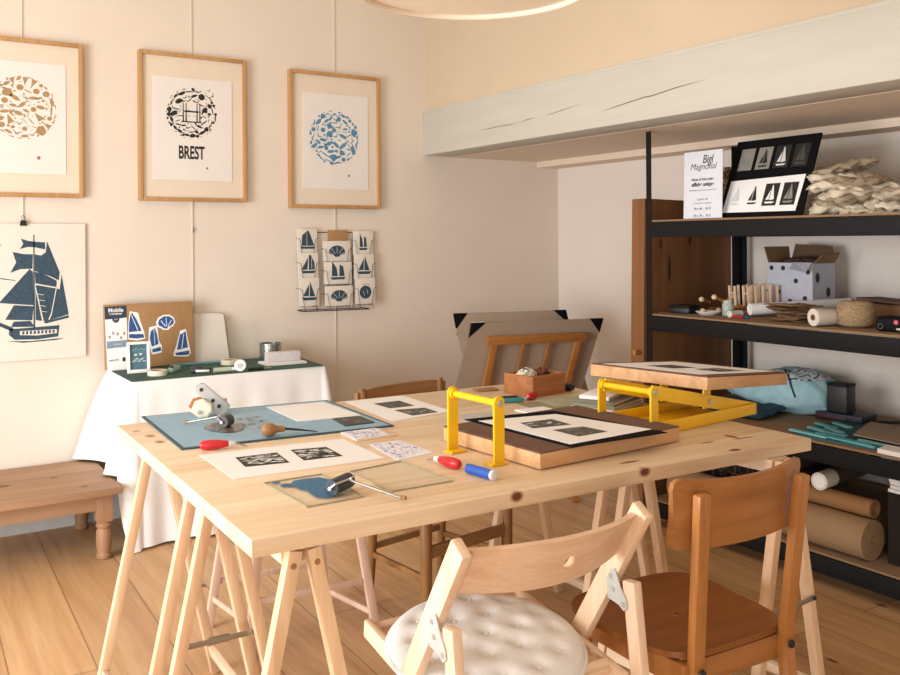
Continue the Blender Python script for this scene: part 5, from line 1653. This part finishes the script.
mb = MB(); rr = random.Random(4)
for k in range(18):
    ph = rr.uniform(0, 2 * PI); tl = rr.choice((-1, 1)) * rr.uniform(.5, .75)
    pts = []
    for q in range(28):
        a = 2 * PI * q / 28
        z = .05 + .040 * math.sin(a + ph) * tl * 1.5
        z = min(.09, max(.012, z)); rad = .0655 - .35 * max(0, abs(z - .05) - .028) ** 1.0
        pts.append((rad * math.cos(a), rad * math.sin(a), z))
    mb.tube(pts, .0016, 5, True)
mb.build('strand', M['twine'], t)
t = thing('black_gadget', 'small black gadget with a red button at the right of the third shelf', 'gadget', (-.585, -2.60, Z2), rotz=.15)
MB().box((0, 0, .027), (.10, .14, .052), bev=.014, seg=3).build('body', plain('matt_black', '#0d0c0d', .7, spec=.2), t)
MB().cyl((-.051, -.005, .036), (-.056, -.005, .036), .008, n=18).build('red_button', M['red'], t)
MB().lathe([(.007, 0), (.010, 0), (.010, .006), (.007, .006), (.007, 0)], 24, Matrix.Translation((-.058, .048, .020)) @ Matrix.Rotation(PI / 2, 4, 'Y')).build('ring', M['darkmetal'], t)
MB().box((-.053, -.03, .012), (.006, .05, .008), bev=.001).build('clip', M['steel'], t)
t = thing('leather_strip', 'long flat brown leather pieces lying at the back of the third shelf', 'leather', (-.30, -2.42, Z2), rotz=-.08)
MB().box((0, 0, .04), (.16, .40, .078), bev=.01).build('stack', M['kraft_dk'], t)
MB().box((-.02, -.06, .086), (.16, .34, .012), (.05, .02, .1), .004).build('top_piece', plain('dark_leather', '#5a4030', .7, var=.1), t)

# ---------------------------------------------------------------- second shelf
Z3 = .5375
t = thing('fabric_bag', 'pale blue patterned fabric bag slumped on the second shelf', 'bag', (-.235, -1.815, Z3))
def bagfn(u, v):
    a = u * 2 * PI; b = (v - .5) * PI
    cb = math.copysign(abs(math.cos(b)) ** .7, math.cos(b)); sb = math.copysign(abs(math.sin(b)) ** .8, math.sin(b))
    x, y, z = .155 * math.cos(a) * cb, .285 * math.sin(a) * cb, .10 * sb
    k = 1 + .05 * math.sin(3 * a + 1.1) * cb + .025 * math.sin(5 * a + 3 * b)
    cr1 = 2 * abs(((a * 1.9 + b * .9) % 1) - .5) - .5
    cr2 = 2 * abs(((a * 1.1 - b * 1.6 + .3) % 1) - .5) - .5
    k += (.035 * cr1 + .03 * cr2) * cb
    x, y, z = x * k, y * k, z * k
    z = z * (1.0 - .70 * max(0, min(1, (y + .03) / .28)) ** .8)
    if z > 0: z *= 1 + .22 * max(0, -y / .28)
    return Vector((x, y, max(z + .080, .001 + .004 * math.sin(9 * a))))
mb = MB(); mb.grid(bagfn, 144, 72, True); bmesh.ops.remove_doubles(mb.bm, verts=mb.bm.verts, dist=1e-5)
bg_ = mb.build('bag_body', M['bluecloth'], t, angle=120)
def patch(u0, u1, v0, v1):
    mb = MB(); mb.grid(lambda u, v: bagfn(u0 + (u1 - u0) * u, v0 + (v1 - v0) * v) * 1.004 + Vector((-.002, -.001, .003)), 30, 16)
    return mb
patch(.50, .86, .66, .90).build('flower_panel', spotted('flower_pattern', '#b8909a', '#bcd4d6', '#3f4a58', 28), bg_, angle=120)
MB().tube([bagfn(.60, .86) + Vector((-.006, 0, .006)), bagfn(.60, .74) + Vector((-.006, 0, .003)), bagfn(.60, .62) + Vector((-.006, 0, .002)), bagfn(.61, .50) + Vector((-.005, 0, 0))], .004, 6).build('drawstring', M['black'], bg_)
o = soft_pad(.30, .34, .03, 77, .6).build('dark_teal_cloth', plain('dark_teal_fabric', '#24485a', .9, var=.1, scale=20, bmp=.2), None, angle=80)
place(o, (-.47, -1.80, Z3 + .022), rotz=.1); tag(o, 'dark teal cloth lying flat under the pale blue bag', 'cloth')
t = thing('black_tin', 'upright black box standing right of the pale blue bag', 'box', (-.265, -2.150, Z3 + .034), rotz=.1)
MB().box((0, 0, .055), (.075, .085, .108), bev=.003).build('body', M['blackplastic'], t); MB().box((0, 0, .114), (.079, .089, .012), bev=.003).build('lid', M['blackmetal'], t)
t = thing('navy_tray', 'flat navy tray with maroon edge under the upright black box', 'tray', (-.255, -2.165, Z3), rotz=.1)
MB().box((0, 0, .0165), (.13, .20, .032), bev=.003).build('base', plain('navy_plastic', '#131a30', .5), t); MB().box((-.067, .03, .016), (.006, .13, .016), bev=.002).build('maroon_edge', plain('maroon', '#3c1a22', .5), t)
t = thing('metal_hook', 'dark curved metal hook lying by the wall at the right of the black box', 'hook', (-.18, -2.315, Z3))
MB().tube([(-.04, .04, .006), (0, 0, .006), (.03, -.04, .010), (.045, -.075, .03), (.05, -.09, .055)], .006, 8).build('hook', M['darkmetal'], t); MB().ball((-.04, .04, .009), .009, 10).build('end_ball', M['darkmetal'], t)
# teal stencil strips
t = thing('teal_board', 'deep teal cutting board under the teal strips on the second shelf', 'board', (-.45, -2.375, Z3), rotz=.0)
mb = MB(); mb.prism([(-.235, .135), (-.212, -.255), (.16, -.30), (.19, .18), (.02, .20)], .006); mb.build('plate', M['teal_dk'], t)
rnd = random.Random(8)
TS = [(-.655, -2.27, .17, .022, 1.50), (-.632, -2.40, .24, .018, 1.46), (-.56, -2.24, .09, .022, 1.3), (-.575, -2.33, .10, .020, 1.5), (-.52, -2.29, .11, .024, 1.1), (-.47, -2.22, .11, .020, 1.35), (-.41, -2.25, .10, .022, 1.2), (-.655, -2.44, .22, .016, 1.48), (-.60, -2.50, .12, .014, 1.5)]
TLb = ['at the front left corner', 'along the front edge', 'near the left side', 'in the second row', 'in the middle', 'toward the back left', 'at the back', 'lying longest along the shelf edge', 'at the front right']
for k, (x, y, ln, wd, rz) in enumerate(TS):
    o = MB().box((0, 0, .004), (ln, wd, .008), bev=.0015).build('teal_strip', plain('teal_strip_%s' % TLb[k].split()[-1], '#79bdc4' if k % 2 == 0 else '#5fa9b2', .45), None)
    place(o, (x, y, Z3 + .0065), rotz=rz); tag(o, 'light teal plastic strip lying %s of the teal board' % TLb[k], 'strip', 'teal strips on the second shelf')
t, p = None, None
def flatthing(name, label, cat, pts, z, h, mat, group=None):
    c = cen(pts); t = thing(name, label, cat, (c[0], c[1], z), group=group)
    q = loc_(pts, c)
    if sum(q[i][0] * q[(i + 1) % len(q)][1] - q[(i + 1) % len(q)][0] * q[i][1] for i in range(len(q))) < 0: q = q[::-1]
    MB().prism(q, h).build('sheet', mat, t, smooth=False)
    return t
flatthing('grey_card', 'grey-brown card sheet lying on the teal board at the right', 'card', [(-.575, -2.405), (-.30, -2.30), (-.26, -2.66), (-.60, -2.75)], Z3 + .018, .003, M['grey_board'])
flatthing('white_block', 'stack of white paper at the front right of the second shelf', 'paper', [(-.695, -2.575), (-.61, -2.56), (-.60, -2.86), (-.70, -2.87)], Z3, .016, M['white'])

# ---------------------------------------------------------------- bottom shelf
Z4 = .1255
def roll(label, p0, p1, r, ri, mat, name='paper_roll', group=None):
    p0, p1 = Vector(p0), Vector(p1)
    t = thing(name, label, 'paper roll', p0, group=group)
    d = p1 - p0
    MB().pipe((0, 0, 0), d, r, ri, 40).build('paper', mat, t)
    mb = MB()
    dn = d.normalized()
    a = Vector((0, 0, 1)); x = (a - dn * a.dot(dn)).normalized(); y = dn.cross(x)
    pts = []
    for k in range(90):
        an = k * 2 * PI / 30; q = ri + (r - ri) * k / 92
        pts.append(d + dn * .0008 + (x * math.cos(an) + y * math.sin(an)) * q)
    mb.tube(pts, .0007, 4)
    mb.build('winding_line', M['kraft_dk'], t)
    return t
roll('thick kraft paper roll lying along the front of the bottom shelf', (-.628, -1.58, Z4 + .0735), (-.628, -2.515, Z4 + .0735), .073, .016, M['kraft'])
roll('thin kraft paper roll resting on top of the thick roll', (-.600, -2.17, Z4 + .180), (-.600, -2.505, Z4 + .180), .034, .024, plain('orange_kraft', '#946b42', .7, var=.04))
t = thing('beige_carton', 'low beige carton lying behind the kraft rolls', 'carton', (-.27, -2.02, Z4))
MB().box((0, 0, .055), (.42, .84, .11), bev=.004).build('body', M['kraft_dk'], t); MB().box((0, 0, .112), (.422, .842, .004)).build('lid', M['kraft_dk'], t)
M['tube_dk'] = plain('dark_tube_card', '#4a3a2c', .85, var=.1)
proto = None
for r_ in range(3):
    for k in range(9):
        y = -1.64 - .054 * k - (.027 if r_ % 2 else 0); z = Z4 + .115 + .027 + .047 * r_
        lab = 'dark cardboard mailing tube end-on in the stack behind the rolls'
        if proto is None:
            t = thing('mailing_tube', lab, 'mailing tube', (-.552, y, z), group='mailing tubes stacked on the bottom shelf')
            MB().pipe((0, 0, 0), (.44, 0, 0), .0265, .0225, 22).build('tube', M['tube_dk'], t); MB().cyl((.02, 0, 0), (.023, 0, 0), .0225, n=22).build('end_plug', M['blackplastic'], t)
            proto = t
        else:
            t = copy_tree(proto); t.location = (-.552 + random.uniform(-.02, .02), y, z); t['label'] = lab
t = thing('white_roll', 'white plastic film roll sticking out above the kraft rolls', 'roll', (-.655, -2.315, Z4 + .248), rotz=.12)
MB().cyl((0, 0, 0), (.09, 0, 0), .033, n=36).build('film', M['offwhite'], t); MB().cyl((-.002, 0, 0), (0, 0, 0), .024, n=30).build('end_disc', M['white'], t); MB().cyl((.09, 0, 0), (.46, 0, 0), .033, n=36).build('dark_sleeve', M['tube_dk'], t)
t = thing('shaded_carton', 'carton coloured as deep shade at the right end of the bottom shelf under the papers', 'carton', (-.36, -2.74, Z4))
MB().box((0, 0, .13), (.50, .36, .26), bev=.004).build('body', plain('carton_shade_brown', '#1d1611', .9), t); MB().box((0, 0, .262), (.504, .364, .006)).build('lid', plain('carton_shade_lid', '#2e241c', .9), t)  # near-black colour stands in for the deep shade at this shelf end
for k in range(7):
    flatthing('paper_stack', ['white', 'brown'][k > 3] + ' paper bundle, ' + ['lowest', 'second', 'third', 'fourth', 'fifth', 'sixth', 'topmost'][k] + ' of the stack on the shaded carton', 'paper', [(-.63 + .006 * (k % 3), -2.575 - .004 * (k % 2)), (-.35, -2.56), (-.35, -2.80), (-.64 + .005 * (k % 2), -2.81)], Z4 + .2655 + .0125 * k, .0115, M['white'] if k < 4 else M['kraft_dk'], 'paper bundles on the bottom shelf')
